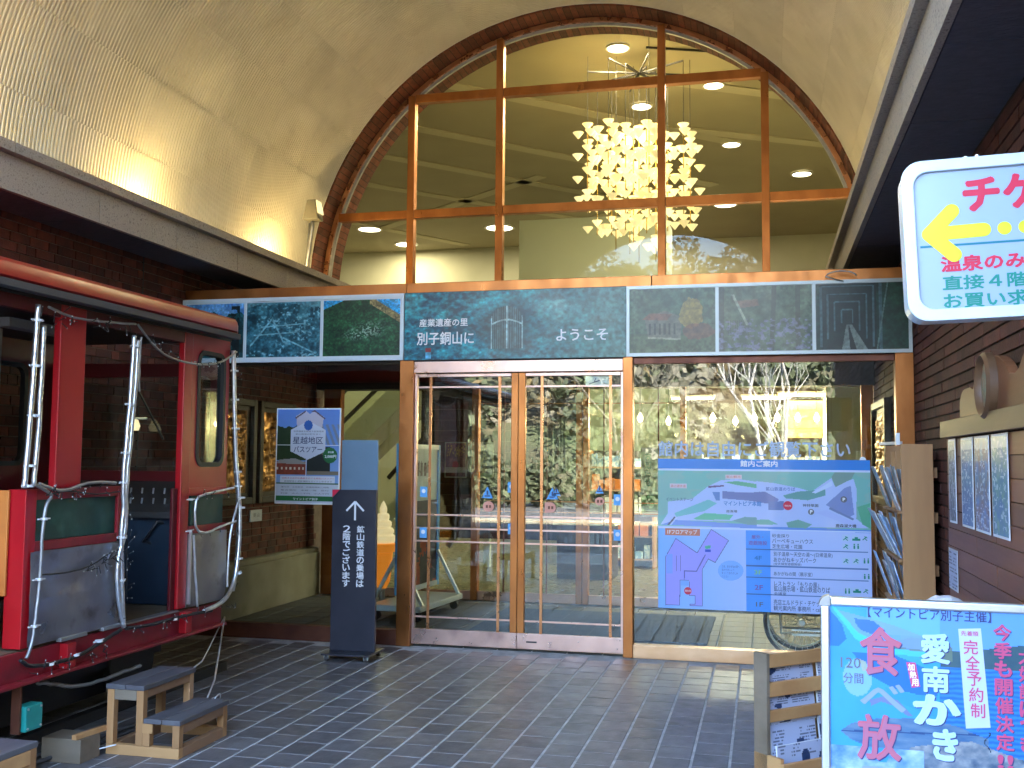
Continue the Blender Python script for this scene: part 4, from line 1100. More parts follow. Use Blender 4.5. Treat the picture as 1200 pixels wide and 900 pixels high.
def p_mount(U, V):
    im = mountains(21, ((0.02, 0.15, 0.1), (0.14, 0.36, 0.22)), None)(U, V)
    top = 1.05 - 0.9 * np.clip(U - .62, 0, 1) - .6 * np.clip(.35 - U, 0, 1)
    im = over(im, (0.1, 0.6, 0.85), V > top); im = over(im, (0.5, 0.45, 0.3), (V > top - .14) & (V < top) & (U > .6))
    im = im * (0.55 + .9 * fbm(U * 60, V * 45, 91, 3))[..., None]; return over(im, (0.55, 0.66, 0.6), np.clip((fbm(U * 60, V * 50, 7) - .47) * 7, 0, 1) * np.clip(1.25 - np.hypot((U - .55) / .34, (V - .42 - .3 * (U - .5)) / .19) - .5 * fbm(U * 8, V * 8, 3), 0, 1) * 1.6)
def p_centre(U, V):
    n = fbm(U * 16, V * 9, 31, 5); n2 = fbm(U * 50, V * 30, 33, 3)
    im = lerp((0.01, 0.20, 0.30), (0.16, 0.68, 0.74), n * 1.3 + n2 * 1.1 - .75)
    im = over(im, (0.32, 0.45, 0.42), np.clip((U - .45) * 1.6, 0, .75)); im = over(im, (0.6, 0.78, 0.78), np.clip(.55 - abs(U - .7) * 4 - abs(V - .75) * 1.6, 0, .6) * n * 2)
    d = np.maximum(np.hypot((U - .475) * 3.35, np.maximum(V - .5, 0)), 0) 
    im = over(im, (0.05, 0.13, 0.17), np.clip(1.3 - np.hypot((U - .475) * 3.35, (V - .42)) * 2.6, 0, .85))
    g_ = (abs(U - .475) < .073) & (V > .15) & (V < .55 + .22 * np.sqrt(np.clip(1 - ((U - .475) / .073) ** 2, 0, 1)))
    im = over(im, (0.10, 0.2, 0.24), g_ * .9); im = over(im, (0.3, 0.42, 0.45), g_ & (np.sin(U * 640) > .55))
    im = over(im, (0.6, 0.72, 0.75), (g_ & ((abs(V - (.5 + .07 * np.cos((U - .475) * 22))) < .012) | (abs(U - .475) < .003) | (abs(abs(U - .475) - .071) < .003))) * .9)
    im = over(im, (0.35, 0.65, 0.8), (abs(U - .1125) < .0135) & (V < .13) & (V > .02)); im = over(im, (0.7, 0.12, 0.15), (abs(U - .1125) < .0135) & (V < .17) & (V > .115))
    return im
def hazed(fn, k=.3, c=(0.34, 0.44, 0.38)):  # mixes a flat tint into the print, grey reflection haze on the right pictures
    return lambda U, V: fn(U, V) * (1 - k) + np.array(c) * k
def p_autumn(U, V):
    im = lerp((0.10, 0.17, 0.12), (0.3, 0.42, 0.3), fbm(U * 14, V * 9, 41, 5) * 1.3 - .15); im = over(im, (0.24, 0.28, 0.15), (V < .3) * .8)
    im = over(im, (0.4, 0.36, 0.32), poly_mask(U, V, [(.18, .55), (.42, .66), (.62, .55), (.6, .22), (.22, .25)])); im = over(im, (0.45, 0.22, 0.16), poly_mask(U, V, [(.15, .52), (.24, .62), (.5, .6), (.44, .5)]))
    im = over(im, (0.62, 0.6, 0.5), poly_mask(U, V, [(.22, .25), (.6, .22), (.6, .19), (.22, .22)])); im = over(im, (0.12, 0.12, 0.1), (V < .46) & (V > .28) & (U > .22) & (U < .56) & (np.sin(U * 110) > .2))
    im = over(im, (0.62, 0.48, 0.16), (np.hypot((U - .72) / .15, (V - .6) / .27) + .5 * fbm(U * 20, V * 14, 5) < 1.15)); return over(im, (0.45, 0.16, 0.12), (np.hypot((U - .8) / .2, (V - .32) / .14) + .5 * fbm(U * 20, V * 14, 6) < 1.15) * .7)
def p_flowers(U, V):
    im = lerp((0.10, 0.16, 0.11), (0.34, 0.42, 0.32), fbm(U * 14, V * 12, 51, 5) * 1.3 - .15)
    im = over(im, (0.12, 0.14, 0.12), (np.minimum(abs(U - .57 - .03 * V), abs(U - .85)) < .025) | (abs(U - .03) < .03)); im = over(im, (0.45, 0.3, 0.25), poly_mask(U, V, [(.18, .78), (.42, .8), (.44, .7), (.2, .66)]))
    im = over(im, (0.1, 0.12, 0.1), (V < .48) & (V > .24) & (U > .08) & (U < .34) & (np.sin(U * 260) > 0)); L = abs((U - .15) * (-.45) - (V - .88) * .15) / .47; im = over(im, (.6, .62, .55), (L < .014) & (V > .4) & (V < .88))
    return over(im, (0.45, 0.42, 0.62), np.clip((fbm(U * 30, V * 26, 8) - .52) * 8, 0, 1) * (V < .5) * .9)
def p_bridge(U, V):
    im = lerp((0.02, 0.07, 0.07), (0.08, 0.24, 0.18), fbm(U * 12, V * 10, 61, 5) + .2 * (U > .7))
    im = over(im, (0.03, 0.06, 0.07), (abs(U - .36) < .3) * .6); cx_, cz = .34, .5
    for k in range(5):
        w = .06 + .075 * k; h = .10 + .12 * k
        im = over(im, (0.22, 0.32, 0.34), ((np.abs(np.abs(U - cx_) - w) < .007 + .002 * k) & (abs(V - cz) < h)) | ((np.abs(V - cz - h) < .012) & (abs(U - cx_) < w)))
    im = over(im, (0.4, 0.44, 0.42), poly_mask(U, V, [(.33, .38), (.39, .38), (.56, 0), (.28, 0)])); im = over(im, (0.03, 0.05, 0.05), poly_mask(U, V, [(.35, .36), (.36, .36), (.44, 0), (.37, 0)]))
    L = abs((U - .66) * 1 - (V - 0) * .12); im = over(im, (.3, .4, .38), (L < .008)); return im
Xs_left = (-5.2, -4.575, -3.83, -3.058)
def scaled(x): return x * 0.992
segs = [(-5.2, -4.585, p_valley, 'left'), (-4.575, -3.835, p_ruin, 'left'), (-3.825, -3.075, p_mount, 'left')]
gl_ = MB(FB).box(-5.215, z0, 0, -3.06, z1, 0.03).build('backing', alum_w, bn)
for a, b, fn, _ in segs: picture(FB, a + 0.01, z0 + 0.045, b - 0.01, z1 - 0.045, 0.031, fn, bn, 170, 125, print_g, detail=0.7)
rim(FB, -5.215, z0, -3.055, z1, 0.034, 0.0305, 0.04, alum_w, bn)
for x in (-4.58, -3.83): MB(FB).box(x - 0.012, z0 + 0.034, 0.0305, x + 0.012, z1 - 0.034, 0.038).build('frame_bar', alum_w, bn)
MB(FB).box(-3.053, z0 - 0.005, 0, -1.108, z1 + 0.005, 0.028).build('backing', dark_m, bn)
picture(FB, -3.05, z0, -1.111, z1, 0.029, hazed(p_centre, .12, (0.3, 0.6, 0.62)), bn, 380, 115, print_g, detail=0.8)
FBt = Fr((0, 8.60, 0))
def ct_(px, py): return ((px - 600) / 1220, 0)
text_h(FB, '産業遺産の里', -2.915, 2.745, -2.475, 2.815, 0.0305, ink_white, bn, 0.02)
text_h(FB, '別子銅山に', -2.935, 2.585, -2.42, 2.70, 0.0305, ink_white, bn, 0.02)
text_h(FB, 'ようこそ', -1.70, 2.60, -1.26, 2.70, 0.0305, ink_white, bn, 0.02)
MB(FB).box(-1.105, z0, 0, 1.128, z1, 0.03).build('backing', galv, bn)
fr_g = mat('frame_grey', (0.42, 0.46, 0.47), None, rough=0.35, metal=0.3)
for a, b, fn in ((-1.09, -0.37, hazed(p_autumn)), (-0.36, 0.388, hazed(p_flowers)), (0.398, 1.115, hazed(p_bridge, .08))): picture(FB, a + 0.01, z0 + 0.03, b - 0.01, z1 - 0.03, 0.031, fn, bn, 170, 125, print_g, detail=0.7)
rim(FB, -1.105, z0, 1.128, z1, 0.026, 0.0305, 0.04, fr_g, bn)
for x in (-0.365, 0.393): MB(FB).box(x - 0.011, z0 + 0.026, 0.0305, x + 0.011, z1 - 0.026, 0.038).build('frame_bar', fr_g, bn)
wl2 = MB(); wl2.tube([(0.6 + .12 * math.cos(t), 8.53, 3.06 + .05 * math.sin(t)) for t in [R(q) for q in range(10, 190, 20)]] + [(0.62, 8.56, 3.03)], 0.006, 6)
wl2.build('wire_loop', galv, label='grey wire loop sticking up over the right part of the banner', cat='wire', smooth=True)

# ================================================================== GUIDE BOARD on the right window
gb = thing('guide_board', 'blue headed floor guide board with a map and a table mounted on the right window', 'guide board', (-0.02, 8.6, 0.41))
GX0, GX1, GZ0, GZ1 = -0.849, 0.802, 0.412, 1.618
GW, GH = GX1 - GX0, GZ1 - GZ0
FG = Fr((GX0, YF - 0.012, GZ0))
frame_box(FG, 0, 0, GW, GH, 0, 0.028, 'board', sign_w, gb, 0.004)
def g_uv(px, py):
    u = (px - 772.4) / (1019.8 - 772.4); t = 535.8 + 3 * u; b = 711 + 9.0 * u
    return u, 1 - (py - t) / (b - t)
def c2(X, Y): return g_uv(765 + X / 8.82, 530 + Y / 8.82)
def c3(X, Y): return g_uv(890 + X / 8.82, 530 + Y / 8.82)
def c4(X, Y): return g_uv(765 + X / 8.57, 615 + Y / 8.57)
def c5(X, Y): return g_uv(870 + X / 7.74, 615 + Y / 7.74)
def guide(U, V):
    im = np.zeros(U.shape + (3,)) + np.array((0.70, 0.77, 0.95))
    im = over(im, (0.50, 0.70, 0.97), np.clip(1 - U * 2.1, 0, 1) * (V < .53))
    m = V > .545
    im = over(im, (0.45, 0.70, 0.68), m & (V < .925)); im = over(im, (0.50, 0.69, 0.67), m & (V < .925) & (fbm(U * 5, V * 6, 3) > .5))
    def P(pts, col, a=1.0, f=c2):
        nonlocal im
        im = over(im, col, poly_mask(U, V, [f(*p) for p in pts]) * a)
    road = (0.68, 0.75, 0.93)
    P([(170, 500), (430, 470), (600, 340), (730, 280), (900, 265), (1190, 310), (1400, 400), (1400, 640), (900, 700), (240, 700), (90, 740), (170, 620)], road)
    P([(90, 745), (240, 690), (1400, 760), (2270, 800), (2270, 830), (90, 740)], (0.38, 0.55, 0.85))
    P([(240, 620), (600, 480), (690, 520), (560, 600), (260, 660)], (0.45, 0.72, 0.75))
    P([(440, 680), (560, 620), (860, 640), (820, 690), (480, 690)], (0.36, 0.72, 0.6))
    P([(850, 700), (980, 660), (1400, 690), (1560, 760), (1000, 740)], (0.42, 0.6, 0.62)); P([(760, 300), (900, 290), (1160, 330), (1140, 370), (900, 330)], (0.36, 0.66, 0.55))
    P([(0, 290), (180, 310), (420, 360), (560, 400), (700, 300), (760, 260), (790, 340), (980, 270), (1010, 380), (1000, 680), (1120, 780), (0, 760)], road, 1, c3)
    P([(270, 440), (420, 400), (700, 380), (700, 440), (520, 490), (300, 470)], (0.38, 0.6, 0.6), 1, c3); P([(760, 250), (800, 190), (1000, 190), (960, 270), (800, 355)], (0.45, 0.58, 0.56), 1, c3)
    P([(560, 410), (700, 330), (760, 290), (770, 340), (600, 420)], (0.75, 0.82, 0.95), 1, c3); P([(700, 540), (880, 370), (950, 340), (980, 640), (940, 660)], (0.47, 0.54, 0.76), 1, c3)
    P([(740, 560), (980, 680), (970, 700), (730, 580)], (0.35, 0.42, 0.6), .8, c3); P([(600, 620), (700, 590), (1120, 780), (1010, 780)], (0.66, 0.72, 0.92), 1, c3)
    P([(1010, 560), (1140, 520), (1140, 780), (1060, 740)], (0.33, 0.64, 0.52), 1, c3)
    P([(300, 720), (420, 690), (560, 740), (500, 780), (320, 770)], (0.45, 0.64, 0.6), 1, c3); P([(0, 690), (120, 690), (220, 740), (0, 740)], (0.42, 0.66, 0.62), 1, c3)
    P([(640, 400), (720, 400), (720, 490), (680, 490)], (0.36, 0.5, 0.75)); P([(745, 390), (830, 400), (1000, 410), (1190, 400), (1330, 480), (1300, 520), (1190, 520), (1000, 490), (745, 470)], (0.42, 0.46, 0.68))
    P([(30, 400), (180, 450), (160, 480), (0, 450)], (0.42, 0.46, 0.68), 1, c3); P([(120, 500), (280, 500), (280, 590), (120, 590)], (0.40, 0.48, 0.7), 1, c3)
    P([(600, 340), (760, 330), (765, 345), (600, 360)], (0.38, 0.28, 0.5)); P([(160, 745), (240, 655), (250, 665), (190, 745)], (0.2, 0.25, 0.4)); P([(180, 745), (265, 660), (275, 665), (205, 745)], (0.8, 0.85, 0.95), .6)
    im = over(im, (0.78, 0.84, 0.96), (abs(V - .926) < .006) | (abs(V - .537) < .004))
    im = over(im, (0.0, 0.48, 0.84), V > .932)
    # floor plan
    pur = (0.62, 0.60, 0.94)
    plan = [(245, 125), (465, 270), (610, 35), (790, 150), (650, 375), (580, 340), (520, 440), (520, 810), (390, 805), (385, 785), (440, 785), (440, 705), (380, 705), (380, 550), (290, 550), (288, 800), (140, 798), (140, 310)]
    P(plan, (0.25, 0.22, 0.5), 1, c4)
    cx_ = sum(p[0] for p in plan) / len(plan)
    Q = [(247, 133), (466, 280), (612, 43), (782, 151), (648, 367), (578, 332), (515, 438), (515, 804), (395, 800), (392, 791), (445, 790), (445, 700), (385, 700), (384, 545), (284, 545), (283, 794), (145, 793), (145, 312)]
    P(Q, pur, 1, c4)
    P([(330, 450), (455, 455), (545, 290), (555, 295), (462, 463), (340, 460), (335, 550), (330, 550)], (0.3, 0.28, 0.6), 1, c4)
    P([(150, 290), (210, 285), (210, 480), (150, 480)], (0.5, 0.62, 0.95), 1, c4); P([(250, 300), (255, 300), (255, 460), (250, 460)], (0.35, 0.3, 0.6), 1, c4); P([(293, 300), (298, 300), (298, 460), (293, 460)], (0.35, 0.3, 0.6), 1, c4)
    P([(294, 555), (376, 555), (376, 600), (294, 600)], (0.48, 0.66, 0.97), 1, c4); P([(545, 240), (605, 240), (605, 265), (545, 265)], (0.02, 0.25, 0.75), 1, c4); P([(545, 205), (605, 200), (600, 232), (550, 235)], (0.3, 0.7, 0.6), 1, c4)
    im = over(im, (0.45, 0.64, 0.93), poly_mask(U, V, [c4(805 + 128 * math.cos(t), 452 + 100 * math.sin(t)) for t in [R(q) for q in range(0, 360, 15)]]))
    im = over(im, (0.50, 0.70, 0.97), poly_mask(U, V, [c4(805 + 123 * math.cos(t), 452 + 95 * math.sin(t)) for t in [R(q) for q in range(0, 360, 15)]]) * .8)
    # table
    ua, ub = c5(55, 0)[0], c5(272, 0)[0]
    im = over(im, (0.30, 0.60, 0.94), (U > ua) & (U < ub) & (V < .53)); 
    for Y in (222, 372, 478, 628): 
        v = c5(600, Y + 6)[1]; im = over(im, (0.22, 0.36, 0.62), (U > ua) & (U < .985) & (abs(V - v) < .0035))
    im = over(im, (0.72, 0.78, 0.95), ((U > ub + .005) & (U < .985) & (V < .53)) * .25)
    for (x, y) in ((905, 82), (990, 82), (905, 160), (1000, 160), (905, 290), (990, 290), (925, 558), (1000, 558)):
        P([(x, y), (x + 66, y + 2), (x + 66, y + 62), (x, y + 60)], (0.70, 0.80, 0.92), .8, c5)
    return im
picture(FG, 0, 0, GW, GH, 0.0285, guide, gb, 400, 300, print_g)
D = 0.0295
def gt(f, s, X0, Y0, X1, Y1, m, bold=0.01):
    a = f(X0, Y1); b = f(X1, Y0)
    text_h(FG, s, a[0] * GW, a[1] * GH, b[0] * GW, b[1] * GH, D, m, gb, bold)
gt(c2, '館内ご案内', 935, 78, 1320, 140, ink_white, 0.03)
gt(c2, 'イベントスタージ'.replace('スター', 'ステー'), 150, 462, 440, 492, ink_navy); gt(c2, 'マイントピア本館', 760, 500, 1150, 545, ink_blue, 0.02)
gt(c2, '1Fフロアマップ', 165, 795, 480, 838, ink_white, 0.02)
gt(c2, '遊漁場', 785, 590, 900, 615, ink_black); gt(c3, '鉱山鉄道のりば', 95, 355, 395, 390, ink_mid, 0.015); gt(c3, '神特草園', 468, 530, 625, 558, ink_black)
gt(c3, '鹿森湖大橋', 795, 738, 1000, 770, ink_black, 0.02); gt(c3, 'P', 868, 465, 895, 500, ink_white, 0.04); gt(c3, 'P', 540, 590, 568, 628, ink_white, 0.04)
def disc(f, X, Y, r, m, d=0.029, name='map_symbol'):
    u, v = f(X, Y); MB(FG).flat([(u * GW + r * math.cos(t), v * GH + r * math.sin(t)) for t in [R(q) for q in range(0, 360, 20)]], d).build(name, m, gb)
disc(c3, 880, 482, 0.025, ink_grey); disc(c3, 552, 610, 0.023, ink_grey); disc(c3, 318, 545, 0.036, ink_red); disc(c4, 368, 655, 0.03, ink_red)
gt(c3, '現在地', 285, 538, 350, 555, ink_white); gt(c4, '現在地', 338, 645, 400, 665, ink_white)
for f, x0, y0, x1, y1 in ((c2, 140, 785, 510, 848),):
    a = f(x0, y1); b = f(x1, y0); MB(FG).box(a[0] * GW, a[1] * GH, 0.0286, b[0] * GW, b[1] * GH, 0.029).build('label_pill', ink_orange, gb, bevel=0.0)
for f, x0, y0, x1, y1 in ((c2, 192, 315, 372, 360), (c2, 780, 225, 950, 265)):
    a = f(x0, y1); b = f(x1, y0); MB(FG).box(a[0] * GW, a[1] * GH, 0.0286, b[0] * GW, b[1] * GH, 0.029).build('label_pill', mat('pill_pale', (0.72, 0.6, 0.66), None), gb)
gt(c2, '森の遊歩道', 200, 325, 362, 350, ink_orange); gt(c2, '鉱山観光', 790, 232, 940, 256, ink_orange)
gt(c5, '屋外・', 105, 88, 212, 120, ink_purple, 0.02); gt(c5, '遊戯施設', 78, 140, 245, 175, ink_purple, 0.02)
gt(c5, '4F', 128, 275, 196, 312, ink_blue, 0.02); gt(c5, '3F', 128, 405, 196, 442, ink_lime, 0.02); gt(c5, '2F', 130, 538, 204, 580, ink_purple, 0.02); gt(c5, '1F', 140, 692, 204, 730, ink_grey)
for s_, x0, y0, x1, y1 in (('砂金採り', 290, 78, 442, 108), ('バーベキューハウス', 290, 125, 652, 158), ('芝生広場・花園', 290, 175, 556, 207), ('別子温泉〜天空の湯〜(日帰温泉)', 302, 250, 822, 282), ('あかがねキッズパーク', 302, 295, 678, 330),
                          ('(全天候型遊戯施設)', 302, 340, 548, 360), ('あかがねの間（展示室）', 302, 424, 645, 452), ('レストラン「もりの風」', 305, 512, 700, 545), ('鉱山展示場・鉱山鉄道のりば', 302, 556, 796, 594), ('会議室', 302, 602, 412, 628),
                          ('売店エルドラド・チケット売場', 298, 682, 820, 716), ('観光案内所 事務所・cafe', 298, 734, 730, 764)):
    gt(c5, s_, x0, y0, x1, y1, ink_navy, 0.005)
for s_, Y in (('さあ、あかがねの里へ', 400), ('出かけましょう', 432), ('ゆっくりおたのしみ', 466), ('ください', 500)): gt(c4, s_, 715, Y, 715 + 18 * len(s_), Y + 22, ink_mid)
icon = MB(FG)
def ic_(f, X, Y): u, v = f(X, Y); return u * GW, v * GH
for X, Y in ((1012, 190), (1045, 190), (1098, 320), (1130, 320), (1098, 460), (1132, 460), (932, 590), (962, 590)):
    x, y = ic_(c5, X, Y); icon.box(x - .006, y - .018, D - .0004, x + .006, y + .008, D).lathe([(0, D - .0004), (.006, D - .0004), (.006, D), (0, D)], (x, y + .016, 0), 8)
for X, Y in ((1030, 128), (1030, 595)): x, y = ic_(c5, X, Y); icon.box(x - .03, y - .008, D - .0004, x + .03, y + .008, D).box(x - .012, y + .008, D - .0004, x + .012, y + .02, D)
for X, Y in ((938, 118), (938, 190), (938, 320), (1025, 320), (1105, 118), (1105, 590)): x, y = ic_(c5, X, Y); icon.bar((x - .018, y - .012, D), (x + .012, y + .014, D), 0.007, .0004).bar((x - .004, y + .016, D), (x + .018, y + .004, D), .006, .0004).bar((x, y, D), (x + .016, y - .016, D), .006, .0004)
icon.build('pictograms', ink_green, gb)

# ================================================================== BLACK DIRECTION SIGN
ds = thing('direction_sign', 'tall slate coloured direction sign on casters with a white up arrow', 'sign', (-3.23, 7.95, 0))
FD = Fr((-3.415, 7.95, 0.06), roll=0.004)
frame_box(FD, 0, 0.0, 0.38, 1.285, -0.02, 0.02, 'panel', slate_sign, ds, 0.004)
MB(FD).box(-0.01, -0.015, -0.16, 0.40, 0.0, 0.18).build('base_plate', slate_sign, ds, bevel=0.004)
for a_ in (0.03, 0.36):
    for d_ in (-0.13, 0.15):
        m = MB(FD); m.lathe([(0, -.012), (.022, -.012), (.022, .012), (0, .012)], (a_, -0.036, d_), 14, 'x'); w = m.build('caster', rubber_g, ds)
        m = MB(FD); m.box(a_ - .018, -0.036, d_ - .012, a_ - .0125, -0.015, d_ + .012).box(a_ + .0125, -.036, d_ - .012, a_ + .018, -.015, d_ + .012).lathe([(0, -.0195), (.008, -.0195), (.008, .0195), (0, .0195)], (a_, -.036, d_), 10, 'x'); m.build('caster_fork', alum, w)
m = MB(FD); m.bar((0.20, 1.04, 0.0205), (0.20, 1.185, 0.0205), 0.016, .001)
m.bar((0.20, 1.19, 0.021), (0.125, 1.115, 0.021), 0.016, .001).bar((0.20, 1.19, 0.0215), (0.275, 1.115, 0.0215), 0.016, .001)
m.build('arrow', ink_white, ds)
text_v(FD, '鉱山鉄道の乗場は', 0.215, 0.505, 0.285, 1.0, 0.0205, ink_white, ds, 0.025)
text_v(FD, '２階でございます', 0.095, 0.505, 0.165, 1.0, 0.0205, ink_white, ds, 0.025)
MB(FD).flat([(0.0, 1.285), (0.0, 1.22), (0.065, 1.285)][::1], 0.021).build('corner_sticker', ink_red, ds)

# ================================================================== TICKET LIGHT BOX SIGN
ts = thing('ticket_sign', 'white sign box with yellow left arrow and red and green lettering at the upper right', 'sign', (0.75, 3.0, 1.98))
k = 0.00236
FT_ = Fr((0.389, 3.0, 1.985), roll=R(2.0))
def rrect(x0, y0, x1, y1, r, n=6):
    P = []
    for cx_, cy_, a0 in ((x1 - r, y1 - r, 0), (x0 + r, y1 - r, 90), (x0 + r, y0 + r, 180), (x1 - r, y0 + r, 270)):
        for i in range(n + 1): a = R(a0 + 90 * i / n); P.append((cx_ + r * math.cos(a), cy_ + r * math.sin(a)))
    return P
W_, H_ = 0.74, 0.435
MB(FT_).prism(rrect(0, 0, W_, H_, 0.05), -0.10, 0.0).build('case', alum_w, ts, bevel=0.006)
def frame_ring(fr, o, i_, d0, d1):
    n = len(o); V = [(x, y, d) for d in (d0, d1) for x, y in o] + [(x, y, d) for d in (d0, d1) for x, y in i_]
    F = []
    for j in range(n):
        q = (j + 1) % n
        F += [(j, q, n + q, n + j), (2 * n + q, 2 * n + j, 3 * n + j, 3 * n + q), (n + j, n + q, 3 * n + q, 3 * n + j), (q, j, 2 * n + j, 2 * n + q)]
    return MB(fr).add(V, F)
frame_ring(FT_, rrect(-0.004, -0.004, W_ + .004, H_ + .004, 0.054), rrect(0.028, 0.028, W_ - .028, H_ - .028, 0.04), 0.001, 0.016).build('rim', alum_w, ts, bevel=0.003)
MB(FT_).prism(rrect(0.026, 0.026, W_ - .026, H_ - .026, 0.04), 0.0005, 0.006).build('face', sign_w, ts)
d_ = 0.0068
text_h(FT_, 'チケット', 0.152, 0.285, 0.55, 0.385, d_, ink_red, ts, 0.05)
def cap(mb, a, b, w, d):
    n = 8; a = Vector(a); b = Vector(b); t = math.atan2(b.y - a.y, b.x - a.x); P = []
    for i in range(n + 1): q = t + math.pi / 2 + math.pi * i / n; P.append((a.x + w / 2 * math.cos(q), a.y + w / 2 * math.sin(q)))
    for i in range(n + 1): q = t - math.pi / 2 + math.pi * i / n; P.append((b.x + w / 2 * math.cos(q), b.y + w / 2 * math.sin(q)))
    mb.flat(P, d)
m = MB(FT_); cap(m, (0.062, 0.235), (0.20, 0.238), 0.038, d_ + .0004); m.build('arrow', ink_yellow, ts)
m = MB(FT_); cap(m, (0.062, 0.235), (0.122, 0.295), 0.040, d_ + .0006); m.build('arrow', ink_yellow, ts)
m = MB(FT_); cap(m, (0.062, 0.235), (0.122, 0.175), 0.040, d_ + .0008); m.build('arrow', ink_yellow, ts)
for x in (0.252, 0.304, 0.356): m = MB(FT_); m.flat([(x + .018 * math.cos(R(q)), .238 + .018 * math.sin(R(q))) for q in range(0, 360, 20)], d_); m.build('arrow_dot', ink_yellow, ts)
MB(FT_).box(0.037, 0.1985, d_ - .0003, 0.7, 0.2045, d_).build('rule', ink_teal, ts)
text_h(FT_, '温泉のみ', 0.086, 0.128, 0.30, 0.172, d_, ink_red, ts, 0.04)
text_h(FT_, '直接４階で', 0.088, 0.078, 0.352, 0.118, d_, ink_green, ts, 0.03)
text_h(FT_, 'お買い求め', 0.088, 0.028, 0.352, 0.070, d_, ink_green, ts, 0.03)
MB().box(1.132, 2.9, 2.05, 1.147, 3.0, 2.4).bar((1.10, 2.95, 2.3), (1.14, 2.95, 2.3), 0.02).bar((1.10, 2.95, 2.15), (1.14, 2.95, 2.15), 0.02).build('wall_bracket', galv, ts)
sc_ = MB(FT_); sc_.lathe([(0, 0), (.006, 0), (.006, .01), (0, .01)], (0.2, H_ + .006, -.02), 8, 'y'); sc_.tube([(0.19, H_ + .004, -.02), (0.17, H_ + .014, -.02), (0.15, H_ + .004, -.02)], .003, 6); sc_.build('clip', alum, ts)

# ================================================================== OYSTER POSTER STAND
os_ = thing('poster_stand', 'aluminium framed blue seafood buffet poster stand in the right foreground', 'poster stand', (0.45, 2.6, 0))
kk = 0.001862
FO = Fr((0.1265, 2.6, 1.283), roll=-0.006)
PW, PH = 0.66, 0.93
def o_(px, py): return ((px - 961.5) * kk, -(py - 703.5) * kk)
def obar(a0, b0, a1, b1, m=alum): MB(FO).box(a0, b0, -0.02, a1, b1, 0.006).build('frame_bar', m, os_, bevel=0.004)
obar(0.0, -PH + .02, 0.02, -0.02); obar(PW - .02, -PH + .02, PW, -.02); obar(0.02, -0.02, PW - .02, 0.0); obar(0.02, -PH, PW - .02, -PH + .02)
for (x, y, ra) in ((0, 0, 0), (PW, 0, 1)):
    cxx = 0.02 if x == 0 else PW - .02; P = [(cxx, -0.02)] + [(cxx + .024 * math.cos(R(q)), -.02 + .024 * math.sin(R(q))) for q in (range(90, 181, 15) if x == 0 else range(0, 91, 15))]
    MB(FO).prism(P, -0.023, 0.009).build('corner_cap', galv, os_)
